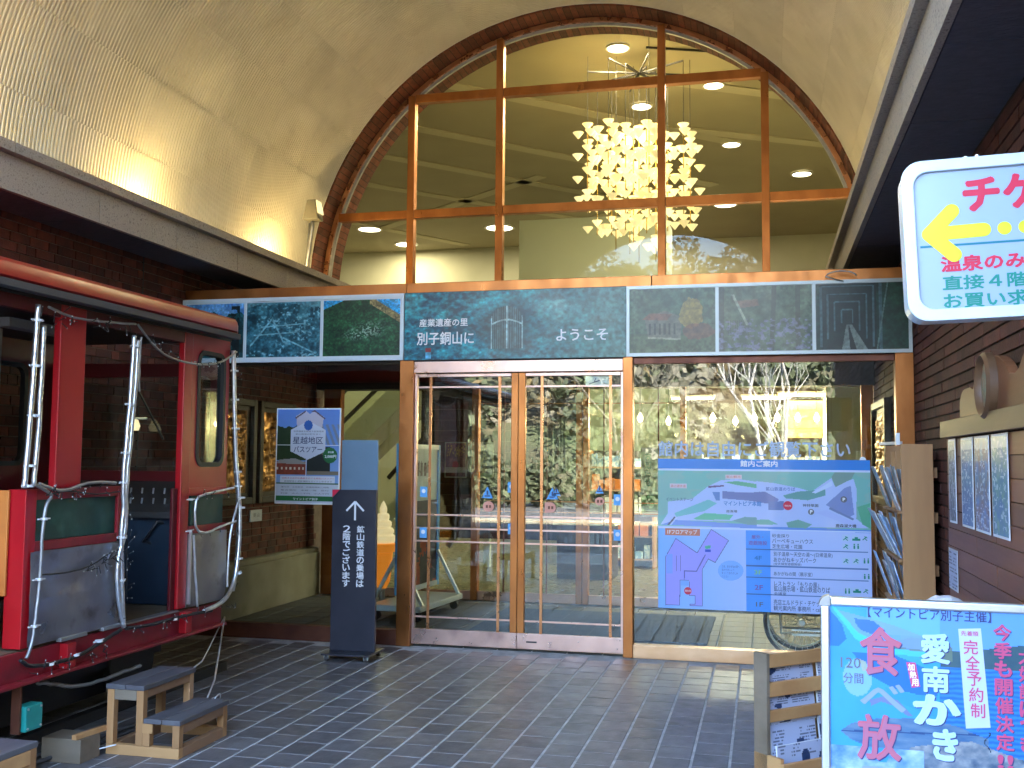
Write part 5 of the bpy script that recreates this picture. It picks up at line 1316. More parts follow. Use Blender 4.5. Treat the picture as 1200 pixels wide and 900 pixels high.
def oyster(U, V):
    X = 965.0 + U * 333.0; Y = 707.0 + (1 - V) * 478.0        # the sheet measured in the photograph's own units
    n = fbm(U * 6, V * 8, 71, 5); n2 = fbm(U * 30, V * 40, 72, 4)
    im = lerp((0.12, 0.50, 0.82), (0.20, 0.60, 0.90), n)
    def P(pts, col, a=1.0):
        nonlocal im
        im = over(im, col, poly_mask(X, Y, pts) * a)
    im = over(im, (0.33, 0.55, 0.84), (Y < 762) & (X > 1050)); im = over(im, (0.36, 0.62, 0.9), (Y < 740) & (X > 1010) & (X < 1095))
    h = 752 + 5 * np.sin(X * .03) + 14 * (fbm(X * .02, X * 0, 3) - .5)
    im = over(im, lerp((0.10, 0.24, 0.32), (0.22, 0.34, 0.34), n2), (Y > h) & (Y < 777) & (X > 1095)); P([(1030, 752), (1062, 742), (1080, 744), (1110, 752), (1110, 770), (1060, 765)], (0.36, 0.42, 0.34), .8)
    im = over(im, lerp((0.04, 0.33, 0.62), (0.14, 0.46, 0.74), np.clip(.5 + .5 * np.sin(Y * 1.1 + 5 * fbm(X * .06, Y * .05, 2)) * 1.2, 0, 1)), (Y > 776) & (X > 1094))
    P([(1270, 770), (1230, 770), (1225, 790), (1270, 800)], (0.2, 0.3, 0.4), .5)
    P([(973, 712), (1000, 718), (1040, 728), (1088, 744), (1092, 758), (1060, 756), (1030, 752), (1000, 742), (985, 730)], (0.42, 0.55, 0.78), .75)
    P([(995, 722), (1018, 724), (1032, 737), (1020, 742), (1002, 736), (996, 728)], (0.13, 0.36, 0.74), .9); P([(965, 712), (980, 730), (985, 748), (976, 757), (965, 758)], (0.05, 0.36, 0.74), .9)
    P([(967, 708), (973, 710), (1000, 740), (1040, 757), (1092, 760), (1092, 766), (1036, 764), (996, 748)], (0.20, 0.72, 0.93), .8)
    P([(992, 764), (1040, 764), (1092, 784), (1092, 812), (1070, 812), (1040, 806), (1010, 790)], (0.05, 0.36, 0.74), .95); P([(1092, 812), (1060, 812), (1030, 805), (1040, 820), (1092, 840)], (0.12, 0.5, 0.85), .6)
    P([(1012, 822), (1030, 816), (1045, 820), (1062, 838), (1056, 838), (1040, 827), (1026, 823), (1014, 829)], (0.42, 0.42, 0.80), .9)
    sh_ = poly_mask(X, Y, [(977, 862), (990, 852), (1020, 844), (1060, 841), (1110, 846), (1150, 860), (1150, 885), (1060, 880), (1010, 879), (990, 872)])
    im = over(im, lerp((0.12, 0.28, 0.46), (0.44, 0.50, 0.55), fbm(X * .05, Y * .22, 73)), sh_ * .92); im = over(im, (0.05, 0.2, 0.4), sh_ * (np.abs(Y - 862 + .04 * (X - 977)) < 1.0))
    rk = poly_mask(X, Y, [(1040, 905), (1060, 876), (1100, 868), (1130, 864), (1180, 880), (1230, 890), (1300, 900), (1300, 990), (1040, 990)])
    im = over(im, lerp((0.22, 0.28, 0.36), (0.64, 0.62, 0.60), fbm(X * .09, Y * .12, 75, 5) * 1.5 - .25), rk * .95)
    im = over(im, lerp((0.25, 0.45, 0.7), (0.68, 0.76, 0.88), fbm(X * .08, Y * .1, 77, 5) * 1.6 - .3), (Y > 880) & (X < 1075) & (n > .35))
    im = over(im, (0.05, 0.12, 0.2), (np.abs((X - 1148) + 3 * np.sin(Y * .3)) < .8) & (Y > 852) & (Y < 876))
    im = over(im, (0.50, 0.66, 0.88), (np.hypot((X - 998) / 17.5, (Y - 795) / 23) < 1) * .85); P([(1000, 772), (1008, 775), (1010, 786), (1004, 787)], (0.62, 0.6, 0.4), .7)
    im = im * .88 + np.array((0.055, 0.065, 0.075))
    return im
a, b = 0.02, PW - 0.02
picture(FO, a, -PH + .02, b, -0.02, 0.0, oyster, os_, 260, 360, print_g)
dz = 0.0012
def ot(s, x0, y0, x1, y1, m, bold=0.02, v=False, d=dz, sway=0.0):
    p = o_(x0, y1); q = o_(x1, y0)
    (text_v if v else text_h)(FO, s, p[0], p[1], q[0], q[1], d, m, os_, bold, **({'sway': sway} if v else {}))
ot('【マイントピア別子主催】', 1018, 713, 1162, 727, ink_navy, 0.01)
oy_white = mat('brush_white', (0.45, 0.62, 0.76), (0.36, 0.54, 0.72), 9); oy_red = mat('brush_red', (0.5, 0.09, 0.12), (0.36, 0.12, 0.2), 7); oy_pale = mat('brush_lilac', (0.22, 0.28, 0.6), None); oy_rose = mat('lettering_rose', (0.48, 0.06, 0.15), None)
def oshadow(s, x0, y0, x1, y1, m, bold, v=False, off=1.3, sway=0.0):
    ot(s, x0 + off, y0 + off, x1 + off, y1 + off, ink_navy, bold, v, 0.0009, sway); ot(s, x0, y0, x1, y1, m, bold, v, dz, sway)
oshadow('愛', 1080, 743, 1114, 780, oy_white, 0.045); oshadow('南', 1081, 783, 1113, 815, oy_white, 0.045)
oshadow('か', 1070, 817, 1126, 855, oy_white, 0.06); oshadow('き', 1092, 858, 1122, 897, oy_white, 0.05)
oshadow('食', 1008, 738, 1058, 798, oy_red, 0.035); ot('べ', 1008, 808, 1062, 842, oy_pale, 0.02); oshadow('放', 1004, 846, 1056, 902, oy_red, 0.035); ot('題', 1006, 910, 1056, 965, oy_pale, 0.03)
ot('120', 985, 778, 1009, 791, ink_grey, 0.005); ot('分間', 988, 797, 1012, 810, ink_grey, 0.005)
m = MB(FO); p0 = o_(1063, 780); p1 = o_(1074, 780); p2 = o_(1079, 809); p3 = o_(1069, 811); m.flat([p3, p2, p1, p0], 0.0007); m.build('sticker', oy_rose, os_)
ot('加熱用', 1064.5, 781, 1073, 809, ink_white, 0.02, True, sway=0.008)
m = MB(FO); m.flat([o_(1131, 856), o_(1159, 853), o_(1150, 734), o_(1124, 736)][::1], 0.0007); m.build('strip', mat('strip_lilac', (0.42, 0.48, 0.66), None), os_)
ot('先着順', 1127, 738, 1147, 744, oy_rose, 0.01)
ot('完全予約制', 1129, 748, 1147, 843, oy_rose, 0.02, True, sway=0.013)
oshadow('今季も開催決定', 1163, 727, 1185, 880, oy_rose, 0.035, True, 0.9, sway=0.002); oshadow('!!', 1166, 884, 1184, 900, oy_rose, 0.03)
oshadow('大好評につき', 1191, 755, 1212, 880, oy_rose, 0.035, True, 0.9)
for x in (0.08, PW - 0.08):
    MB(FO).bar((x, -PH, -0.03), (x, -1.25, -0.03), 0.025).bar((x, -1.25, 0.2), (x, -1.25, -0.3), 0.03, 0.02).build('leg', alum, os_)

# ================================================================== NEWSPAPER RACK
nr = thing('newspaper_rack', 'low stepped pine newspaper rack behind the blue poster stand', 'newspaper rack', (0.3, 5.1, 0))
FN = Fr((-0.0, 4.78, 0), (0.72, 0.69, 0))
Lr = 0.62
MB(FN).box(-0.02, 0.18, -0.06, 0.0, 0.762, 0.02).build('side_panel', wood_g, nr, bevel=0.002)
MB(FN).box(Lr, 0.18, -0.06, Lr + .02, 0.762, 0.02).build('side_panel', wood_g, nr)
MB(FN).box(-0.02, 0.03, -0.06, 0.0, 0.33, 0.10).build('side_panel', wood_x, nr)
MB(FN).box(0, 0.03, -0.06, Lr, 0.74, -0.05).build('back_panel', wood_x, nr)
for zt, h in ((0.757, 0.058), (0.635, 0.062), (0.515, 0.05)): MB(FN).box(0.001, zt - h, 0.0, Lr - .001, zt, 0.018).build('shelf_board', wood_x, nr, bevel=0.002)
MB(FN).box(-0.02, 0.16, 0.1, Lr + .02, 0.312, 0.12).build('tray_board', wood_x, nr, bevel=0.003)
def news(U, V):
    im = np.zeros(U.shape + (3,)) + np.array((0.72, 0.75, 0.85)); im = over(im, (0.3, 0.32, 0.4), ((np.sin(V * 75) > .3) & (vnoise(U * 9, V * 3, 4) > .42) & (vnoise(U * 60, V * 30, 4) > .35)) * .7)
    return over(im, (0.12, 0.2, 0.35), (vnoise(U * 5, V * 2.5, 12) > .74) * .9)
for i, (za, zb, dd_) in enumerate(((0.6, 0.695, 0.004), (0.47, 0.57, 0.006), (0.31, 0.46, 0.02), (0.2, 0.36, 0.07))):
    for j in range(2):
        x0 = 0.012 + j * 0.30 + random.uniform(0, .01)
        t = thing('newspaper', ['folded newspaper in the top slot of the rack', 'folded newspaper in the second slot of the rack', 'newspaper standing in the tall slot of the rack', 'newspaper leaning in the front tray of the rack'][i] + (', left one' if j == 0 else ', right one'), 'newspaper', tuple(FN.m @ Vector((x0, za, dd_))), 'newspapers in the pine rack')
        f2 = Fr(tuple(FN.m @ Vector((x0, za - 0.02, dd_ - .012))), (0.72, 0.69, 0), Vector((-.12 * .69, .12 * .72, 1)))
        MB(f2).box(0, 0, 0, 0.275, zb - za + 0.03, 0.009).build('pages', paper, t)
        picture(f2, 0.002, 0.002, 0.273, zb - za + .028, 0.0095, (lambda U, V, s=i * 3 + j: news(U + s, V + s)), t, 50, 26, None, 'front_page')

# ================================================================== BROCHURE RACK on the right wall
br = thing('brochure_rack', 'tall pine brochure rack standing sideways against the right wall', 'brochure rack', (0.98, 7.8, 0))
frame_box(Fr((0, 7.4, 0)), 0.885, 0, 1.085, 1.725, 0.0, 0.022, 'end_panel', wood_v, br, 0.002)
MB().box(0.885, 8.28, 0, 1.085, 8.3, 1.725).build('end_panel', wood_v, br)
MB().box(1.06, 7.401, 0, 1.08, 8.28, 1.7).build('back_panel', wood_d, br)
for y in (7.69, 7.98): MB().box(0.89, y, 0, 1.05, y + 0.015, 1.68).build('divider', wood_v, br)
for zt in (0.30, 0.62, 0.94, 1.26): MB().box(0.86, 7.401, zt, 1.06, 8.28, zt + 0.018).build('shelf', wood_v, br)
for z in (0.55, 0.85, 1.2, 1.5): MB().box(1.086, 7.44, z, 1.118, 7.52, z + 0.07).build('spacer', wood_v, br)
MB().bar((0.84, 8.2, 1.74), (0.9, 7.5, 1.735), 0.02).box(0.86, 7.42, 1.72, 0.885, 7.47, 1.80).build('clip', white_p, br)
cnt = 0
lab_t = ['top row', 'second row', 'third row', 'bottom row']; lab_c = ['column nearest the camera', 'middle column', 'column nearest the window']
for i, zt in enumerate((1.278, 0.958, 0.638, 0.318)):
    for j, y in enumerate((7.43, 7.72, 8.01)):
        nl = 2
        t = thing('leaflet_stack', 'stack of leaflets leaning out of the brochure rack, %s, %s' % (lab_t[i], lab_c[j]), 'leaflets', (0.9, y + .1, zt), 'leaflet stacks in the brochure rack')
        for q in range(random.choice((2, 3))):
            lean = random.uniform(0.10, 0.24); yy = y + random.uniform(0, 0.05) + 0.02 * q; h = random.uniform(0.27, 0.34)
            f2 = Fr((0.955 - 0.03 * q, yy + 0.2, zt), (0, -1, 0), Vector((-lean - .12 * q, random.uniform(-.05, .05), 1)))
            MB(f2).box(0, 0, 0, 0.19, h, 0.006 + .004 * random.random()).build('leaflet', random.choice((paper_b, paper_c, paper, paper_b)), t)

# ================================================================== KIOSK BOARD on the right wall
kb = thing('notice_board', 'old wooden plank notice board with scalloped crest on the right wall', 'notice board', (1.05, 5.0, 0.45))
FK = Fr((1.02, 0, 0), (0, -1, 0))      # across = -Y
y_end = 3.0
for i in range(13):
    zt = 1.735 - i * 0.1
    ln = [6.42, 5.6, 4.6, 3.0] if i % 2 else [6.42, 5.15, 4.1, 3.0]
    for a_, b_ in zip(ln[:-1], ln[1:]):
        MB(FK).box(-a_ + .001, zt - 0.0965, -0.03, -b_ - .001, zt, random.uniform(-.001, .0015)).build('plank', wood_k, kb, bevel=0.0015)
MB(FK).box(-6.4, 0.43, -0.1, -3.0, 1.73, -0.031).build('backing', wood_d, kb)
MB(FK).box(-6.46, 1.742, -0.07, -3.0, 1.838, 0.03).build('header_rail', wood_kh, kb, bevel=0.004)
crest = [(-6.02, 1.839), (-6.02, 1.88)] + [(-5.87 - .15 * math.cos(R(q)), 1.90 + .09 * math.sin(R(q))) for q in range(0, 100, 15)] + [(-5.72, 1.99)] + \
        [(-5.24 - .42 * math.cos(R(q)), 1.93 + .17 * math.sin(R(q))) for q in range(15, 166, 12)] + [(-4.75, 1.98)] + [(-4.05 - .65 * math.cos(R(q)), 1.93 + .2 * math.sin(R(q))) for q in range(20, 176, 12)] + [(-3.35, 1.839)]
MB(FK).prism([(x, y) for x, y in crest][::-1], -0.05, -0.005).build('crest', wood_k, kb, bevel=0.004)
me_ = MB(FK); me_.lathe([(0.155, -0.004), (0.155, 0.03), (0.14, 0.045), (0.125, 0.03), (0.12, 0.012), (0, 0.012)], (-5.2, 1.96, 0), 32)
mo = me_.build('medallion', wood_kh, kb, smooth=True, sharp=35)
def med(u, v):
    r = 0.118 * u; t = 2 * math.pi * v; x, y = r * math.cos(t), r * math.sin(t)
    return (-5.2 + x, 1.96 + y, 0.0125 + 0.022 * (1 - u * .7) * float(fbm(x * 30 + 9, y * 30 + 9, 5)))
MB(FK).grid(14, 30, med).build('carving', mat('carving_patina', (0.3, 0.2, 0.12), (0.16, 0.22, 0.16), 24, rough=0.5, c3=(0.4, 0.22, 0.15), s3=18), mo, smooth=True)
kp = [((-6.31, -6.1), 'narrow dark'), ((-5.93, -5.62), 'blue sea'), ((-5.57, -5.23), 'red and white'), ((-5.17, -4.84), 'blue and green map')]
def kart(i):
    def fn(U, V):
        n = fbm(U * 6, V * 10, 80 + i, 5)
        pal = [((0.08, 0.07, 0.1), (0.6, 0.6, 0.6)), ((0.05, 0.2, 0.45), (0.3, 0.5, 0.65)), ((0.5, 0.25, 0.2), (0.3, 0.5, 0.75)), ((0.1, 0.35, 0.6), (0.45, 0.6, 0.45))][i]
        im = lerp(pal[0], pal[1], n * 1.6 - .3); im = over(im, (0.75, 0.78, 0.8), (V > .88) * .7)
        return over(im, (0.8, 0.82, 0.85), (fbm(U * 12, V * 34, 85 + i) > .64) * .8)
    return fn
for i, ((a_, b_), nm_) in enumerate(kp):
    t = thing('laminated_poster', nm_ + ' laminated poster, ' + ['first', 'second', 'third', 'fourth'][i] + ' from the left on the plank board', 'poster', (1.0, -(a_ + b_) / 2, 1.27), 'laminated posters on the plank board')
    fr_ = Fr((1.014, -a_, 1.27), (0, -1, 0), roll=random.uniform(-.012, .012))
    MB(fr_).box(0, 0, 0, b_ - a_, 0.463, 0.003).build('sheet', white_p, t)
    picture(fr_, 0.012, 0.012, b_ - a_ - .012, 0.45, 0.0036, kart(i), t, 50, 70, print_g)
t = thing('leaflet', 'small white printed leaflet pinned low on the plank board', 'leaflet', (1.0, 6.2, 0.9))
fr_ = Fr((1.014, 6.38, 0.9), (0, -1, 0)); MB(fr_).box(0, 0, 0, 0.27, 0.225, 0.003).build('sheet', paper, t)
picture(fr_, 0.01, 0.01, 0.26, 0.215, 0.0036, lambda U, V: news(U * .7, V * 1.2 + 3), t, 30, 24)
wst = thing('side_stand', 'small wooden stand hidden behind the blue poster, holding a paper bundle', 'stand', (0.72, 4.6, 0))
MB().box(0.6, 4.5, 0.98, 0.86, 4.75, 1.0).build('top', wood_l, wst)
for x in (0.61, 0.83):
    for y in (4.51, 4.72): MB().box(x, y, 0, x + .02, y + .02, 0.98).build('leg', wood_l, wst)
pbn = MB(); pbn.grid(10, 8, lambda u, v: (0.63 + .17 * u, 4.53 + .18 * v, 1.003 + .05 * math.sin(math.pi * min(1, max(0, u)) ) ** .5 * math.sin(math.pi * v) ** .5 + .012 * float(vnoise(u * 7, v * 7, 3))))
pbn.build('paper_bundle', paper, label='crumpled pale paper bundle just above the blue poster frame', cat='paper bundle')
# ================================================================== RED RAIL CAR on the left
car = thing('rail_car', 'red open sided mine rail car parked along the left wall', 'rail car', (-4.3, 5.0, 0))
XT = -3.6; XF = -5.02; YE = 6.55; YS = 2.6
FT = Fr((XT, 0, 0), (0, 1, 0))
def tb(a0, b0, a1, b1, d0, d1, name, m, bev=0.003, parent=None):
    return MB(FT).box(a0, b0, d0, a1, b1, d1).build(name, m, parent or car, bevel=bev)
MB().box(XF, YS, 0.56, XT - 0.02, YE - 0.03, 0.63).build('floor_deck', cab_floor, car)
tb(YS, 0.487, YE - 0.04, 0.625, -0.05, 0.0, 'side_sill', red_d)
tb(YS, 0.47, YE - 0.06, 0.487, -0.06, 0.055, 'sill_flange', red_d)
for y in (4.83, 5.98): tb(y, 0.49, y + 0.07, 0.62, 0.0, 0.05, 'sill_web', red_m)
tb(4.80, 0.632, 5.02, 0.652, 0.0, 0.03, 'sill_bracket', galv); tb(5.16, 0.632, 5.34, 0.652, 0.0, 0.03, 'sill_bracket', galv)
# near side panel (green over steel)
pn_ = MB(FT)
tb(4.52, 0.64, 4.60, 1.43, -0.10, 0.006, 'panel_stile', red_m); tb(5.29, 1.14, 5.345, 1.43, -0.05, 0.006, 'panel_stile', red_d)
tb(4.60, 1.375, 5.29, 1.43, -0.05, 0.004, 'panel_rail', red_d); tb(4.60, 1.115, 5.29, 1.165, -0.05, 0.004, 'panel_rail', red_d)
tb(4.60, 1.165, 5.29, 1.375, -0.03, -0.012, 'green_panel', green_m)
def wavy(a0, a1, b0, b1, amp, seed, d=0.004):
    return lambda u, v: (a0 + (a1 - a0) * u, b0 + (b1 - b0) * v, d + amp * float(fbm(u * 3.2 + seed, v * 3.2, seed, 3)) + 0.004 * math.sin(math.pi * u))
MB(FT).grid(20, 20, wavy(4.56, 5.335, 0.645, 1.115, 0.022, 3)).build('steel_skirt', steel, car, smooth=True)
MB(FT).box(4.56, 0.645, -0.02, 5.335, 1.115, -0.002).build('skirt_backing', galv, car)
# pillars, end bay with its window
tb(4.745, 1.43, 4.955, 2.40, -0.045, 0.0, 'pillar', red_m, 0.006)
tb(5.955, 0.64, 6.055, 2.40, -0.045, 0.0, 'pillar', red_m, 0.006)
tb(5.90, 0.64, 5.953, 1.40, -0.04, -0.02, 'door_jamb', maroon)
def wall_with_window(fr, a0, b0, a1, b1, w, d0, d1, r, name, m, parent):
    """a panel with one rounded window opening w = (x0, z0, x1, z1)"""
    inn_ = rrect(*w, r, 5); n = len(inn_); out = []
    cx_, cy_ = (w[0] + w[2]) / 2, (w[1] + w[3]) / 2
    for x, y in inn_:
        dx, dy = x - cx_, y - cy_
        t = min(((a1 - cx_) / dx if dx > 1e-6 else (a0 - cx_) / dx if dx < -1e-6 else 1e9), ((b1 - cy_) / dy if dy > 1e-6 else (b0 - cy_) / dy if dy < -1e-6 else 1e9))
        out.append((cx_ + dx * t, cy_ + dy * t))
    # make sure the four corners are covered
    def corner(i, j): return None
    o = []
    for i in range(n):
        p, q = out[i], out[(i + 1) % n]; o.append(p)
    V = [(x, y, d) for d in (d0, d1) for x, y in o] + [(x, y, d) for d in (d0, d1) for x, y in inn_]; F = []
    for j in range(n):
        q = (j + 1) % n
        F += [(2 * n + j, 2 * n + q, q, j)[::-1], (n + j, n + q, 3 * n + q, 3 * n + j), (3 * n + j, 3 * n + q, 2 * n + q, 2 * n + j)]
    k = len(V)
    mb = MB(fr)
    for (cx2, cy2) in ((a1, b1), (a0, b1), (a0, b0), (a1, b0)):
        best = None
        for i in range(n):
            p, q = o[i], o[(i + 1) % n]
            if (abs(p[0] - cx2) < 1e-6 and abs(q[1] - cy2) < 1e-6) or (abs(q[0] - cx2) < 1e-6 and abs(p[1] - cy2) < 1e-6):
                if not (abs(p[0] - q[0]) < 1e-6 or abs(p[1] - q[1]) < 1e-6): best = i
        if best is not None:
            i, j = best, (best + 1) % n
            V += [(cx2, cy2, d0), (cx2, cy2, d1)]
            F += [(n + i, len(V) - 1, n + j), (j, len(V) - 2, i)]
    mb.add(V, F)
    return mb.build(name, m, parent)
wall_with_window(FT, 6.055, 1.40, 6.53, 2.40, (6.13, 1.55, 6.46, 2.29), -0.04, -0.002, 0.07, 'end_panel', red_m, car)
gk = frame_ring(FT, rrect(6.115, 1.535, 6.475, 2.305, 0.08), rrect(6.145, 1.565, 6.445, 2.275, 0.06), -0.044, 0.006).build('window_gasket', black_m, car)
MB(FT).prism(rrect(6.147, 1.567, 6.443, 2.273, 0.058), -0.022, -0.018).build('window_glass', glass_c, car)
tb(6.055, 1.35, 6.53, 1.40, -0.04, 0.004, 'panel_rail', red_m); tb(6.055, 1.105, 6.53, 1.155, -0.04, 0.004, 'panel_rail', red_d)
tb(6.10, 1.155, 6.51, 1.35, -0.03, -0.012, 'green_panel', green_m)
MB(FT).grid(14, 16, wavy(6.075, 6.53, 0.64, 1.105, 0.018, 9)).build('steel_skirt', steel, car, smooth=True)
MB(FT).box(6.06, 0.64, -0.02, 6.53, 1.105, -0.002).build('skirt_backing', galv, car)
tb(6.06, 0.66, 6.075, 1.12, 0.0, 0.02, 'edge_strip', alum, 0.0)
tb(5.36, 0.628, 5.955, 0.637, -0.05, 0.012, 'step_tread', steel)
# front end wall with windscreen, cab desk
FE = Fr((0, YE, 0), (1, 0, 0))          # faces -Y (towards the inside of the car)
wall_with_window(FE, XF, 0.62, XT - 0.045, 2.40, (XF + 0.12, 1.50, XT - 0.13, 2.16), 0.0, 0.04, 0.05, 'end_wall', maroon, car)
MB(FE).prism(rrect(XF + 0.12, 1.50, XT - 0.13, 2.16, 0.05), 0.015, 0.019).build('windscreen', glass_c, car)
MB().bar((-4.35, YE - 0.045, 2.16), (-4.08, YE - 0.045, 1.72), 0.012).build('wiper', black_m, car)
MB().box(XF + 0.02, YE - 0.42, 0.635, XT - 0.16, YE - 0.05, 1.24).build('cab_desk', blue_dark, car, bevel=0.01)
dk_ = MB().add([(XF + .02, YE - .46, 1.24), (XT - .14, YE - .46, 1.24), (XT - .14, YE - .06, 1.43), (XF + .02, YE - .06, 1.43), (XF + .02, YE - .46, 1.2), (XT - .14, YE - .46, 1.2), (XT - .14, YE - .06, 1.2), (XF + .02, YE - .06, 1.2)],
          [(0, 1, 2, 3), (0, 4, 5, 1), (1, 5, 6, 2), (2, 6, 7, 3), (3, 7, 4, 0)]).build('control_panel', dark_m, car)
sw = MB()
for i in range(6):
    for j in range(2):
        x = XT - 0.26 - i * 0.085; y = YE - 0.36 + j * 0.13; z = 1.29 + j * 0.062
        sw.tube([(x, y, z), (x + 0.01, y - 0.01, z + 0.035)], 0.006, 6)
sw.build('switches', alum, dk_)
MB().lathe([(0, 0), (.03, 0), (.034, .02), (.02, .034), (0, .038)], (-4.42, 6.28, 1.34), 16).build('red_button', red_m, dk_, smooth=True)
MB().box(XT - 0.50, YE - 0.06, 0.64, XT - 0.2, YE - 0.045, 1.22).build('desk_panel', blue_dark, car)
MB().tube([(-3.8, 6.2, 1.15), (-3.85, 6.1, 1.18), (-3.95, 6.1, 1.05), (-3.72, 6.35, 0.93), (-3.66, 6.5, 0.85)], 0.012, 8).build('cab_cable', cable_m, car, smooth=True)
# far side wall with windows, seats
FS = Fr((XF, 0, 0), (0, 1, 0))
tbx = [(5.55, 6.54, (5.86, 1.55, 6.22, 2.22)), (4.52, 5.55, (4.8, 1.55, 5.3, 2.22)), (3.5, 4.52, (3.75, 1.55, 4.25, 2.22))]
for a0, a1, w in tbx:
    wall_with_window(FS, a0 + .001, 0.62, a1, 2.40, w, 0.0, 0.03, 0.07, 'far_side_panel', maroon, car)
    frame_ring(FS, rrect(w[0] - .02, w[1] - .02, w[2] + .02, w[3] + .02, .08), rrect(w[0] + .012, w[1] + .012, w[2] - .012, w[3] - .012, .06), -0.002, 0.036).build('window_gasket', black_m, car)
MB().box(-4.9, 4.22, 0.64, -3.72, 4.5, 1.06).build('seat', orange_m, car, bevel=0.02)
MB().box(-4.9, 4.5, 0.9, -3.68, 4.515, 1.425).build('seat_back', orange_m, car, bevel=0.004)
MB().box(-4.9, 4.0, 0.64, -4.1, 4.2, 1.2).build('locker', blue_dark, car)
MB().box(-4.62, 5.4, 1.5, -4.56, 5.46, 2.38).build('stanchion', galv, car)
# roof
rf = MB()
prof = [(XT + 0.10, 2.445), (XT + 0.115, 2.455), (XT + 0.115, 2.515), (XT + 0.10, 2.538), (XT + 0.06, 2.55), (XT - 0.2, 2.565), (XT - 0.72, 2.585), (XF - 0.1, 2.55), (XF - 0.1, 2.445)]
n = len(prof)
ys_ = [YS, YE - 0.14, YE - 0.09, YE - 0.07]; ins = [0, 0, 0.02, 0.06]
V = []
for y, i_ in zip(ys_, ins): V += [(x - (i_ if x > -4 else -i_), y, max(2.445, z - i_ * .9) if z > 2.45 else z) for x, z in prof]
F = [tuple(range(n))] + [tuple((len(ys_) - 1) * n + q for q in range(n))[::-1]]
for s_ in range(len(ys_) - 1):
    for q in range(n): F.append((s_ * n + q, (s_ + 1) * n + q, (s_ + 1) * n + (q + 1) % n, s_ * n + (q + 1) % n))
rf.add(V, F).build('roof', red_m, car, smooth=True, sharp=50)
MB().box(XT + 0.05, YS, 2.405, XT + 0.112, YE - 0.08, 2.443).build('gutter', rubber_g, car, bevel=0.004)
MB().box(XF, YS, 2.40, XT - 0.0, YE, 2.43).build('headlining', black_m, car)
tb(YS, 2.33, YE, 2.40, -0.045, -0.005, 'cant_rail', maroon)
MB().bar((-4.1, 4.9, 2.34), (-4.1, 5.5, 2.34), 0.1, 0.05).build('roof_light', galv, car)
gl2 = MB().lathe([(0, 0), (.035, 0), (.045, .03), (.03, .075), (0, .08)], (-4.25, 6.4, 1.78), 14).build('cab_lamp', flood_m, car, smooth=True)
MB().tube([(-4.25, 6.4, 1.86), (-4.25, 6.55, 1.87)], .01, 6).build('lamp_arm', alum, gl2)
# underframe and wheels on rails
MB().box(XF + 0.1, YS, 0.30, XT - 0.35, YE - 0.2, 0.46).build('underframe', black_m, car)
MB().box(XF + 0.15, 4.2, 0.12, XT - 0.45, 5.9, 0.30).build('battery_box', black_m, car)
for y in (3.4, 6.0):
    for x in (XT - 0.38, XF + 0.3):
        w = MB().lathe([(0, -.05), (.06, -.05), (.07, -.03), (.2, -.03), (.21, .03), (.235, .032), (.235, .05), (0, .05)], (x, y, 0.30), 28, 'x').build('wheel', dark_m, car, smooth=True, sharp=35)
MB().bar((XT + .0, 4.52, 0.49), (XT + .0, 4.52, 0.23), 0.05, 0.012).build('bracket', copper_dark, car)
tbx_ = MB().box(XT - 0.03, 4.535, 0.235, XT + 0.045, 4.66, 0.36).build('junction_box', teal_m, car, bevel=0.006)
bx = MB()
for y in (4.55, 4.645):
    for z in (.25, .345): bx.lathe([(0, 0), (.006, 0), (.006, .004), (0, .004)], (XT + 0.045, y, z), 8, 'x')
bx.lathe([(0, 0), (.011, 0), (.011, .02), (0, .02)], (XT, 4.66, .31), 8, 'y')
bx.build('screws', alum, tbx_)
MB().box(XT - 0.03, 4.534, .29, XT + .01, 4.5352, .31).build('socket', black_m, tbx_)
for x in (XT - 0.38, XF + 0.3): MB().box(x - 0.03, YS, 0.0, x + 0.03, YE + 0.7, 0.065).build('rail', dark_m, label='dark steel rail under the red rail car, ' + ('near one' if x > -4.2 else 'one by the wall'), cat='rail')

# --- foil wrapped hoses and light strings tied round the car
rs = random.Random(5)
def wob(pts, amp=0.006, sub=6):
    out = []
    for i in range(len(pts) - 1):
        a, b = Vector(pts[i]), Vector(pts[i + 1])
        for q in range(sub): out.append(a.lerp(b, q / sub) + Vector((rs.uniform(-amp, amp), rs.uniform(-amp, amp), rs.uniform(-amp, amp))))
    out.append(Vector(pts[-1])); return [tuple(p) for p in out]
def smooth_path(pts, it=2):
    P = [Vector(p) for p in pts]
    for _ in range(it):
        Q = [P[0]]
        for i in range(len(P) - 1): Q += [P[i].lerp(P[i + 1], .25), P[i].lerp(P[i + 1], .75)]
        Q.append(P[-1]); P = Q
    return [tuple(p) for p in P]
XH = XT + 0.045
def hose(label, paths, r, m=None, ties=(), name='foil_hose', cat='hose', grp='foil wrapped hoses tied round the rail car'):
    t = thing(name, label, cat, tuple(Vector(paths[0][0])), grp)
    for p in paths:
        MB().tube(wob(smooth_path(p), 0.0014, 1), r, 7).build('strand', m or foil, t, smooth=True)
    for q in ties:
        MB().bar((q[0] - .0, q[1] - .045, q[2]), (q[0] + .0, q[1] + .045, q[2] + rs.uniform(-.005, .01)), 0.007).lathe([(.0, -.006), (r * 1.9, -.006), (r * 1.9, .006), (0, .006)], q, 10).build('cable_tie', tie_m, t)
    return t
def P(y, z, x=XH): return (x, y, z)
hose('foil wrapped pair of rods at the left edge, near the panel stile', [[P(4.50, 2.36), P(4.49, 2.0), P(4.47, 1.7), P(4.455, 1.44)], [P(4.55, 2.26), P(4.545, 2.0), P(4.54, 1.7), P(4.52, 1.45)]], 0.014, ties=[P(4.50, 2.28), P(4.5, 2.05), P(4.5, 1.8), P(4.49, 1.55), P(4.48, 1.45)])
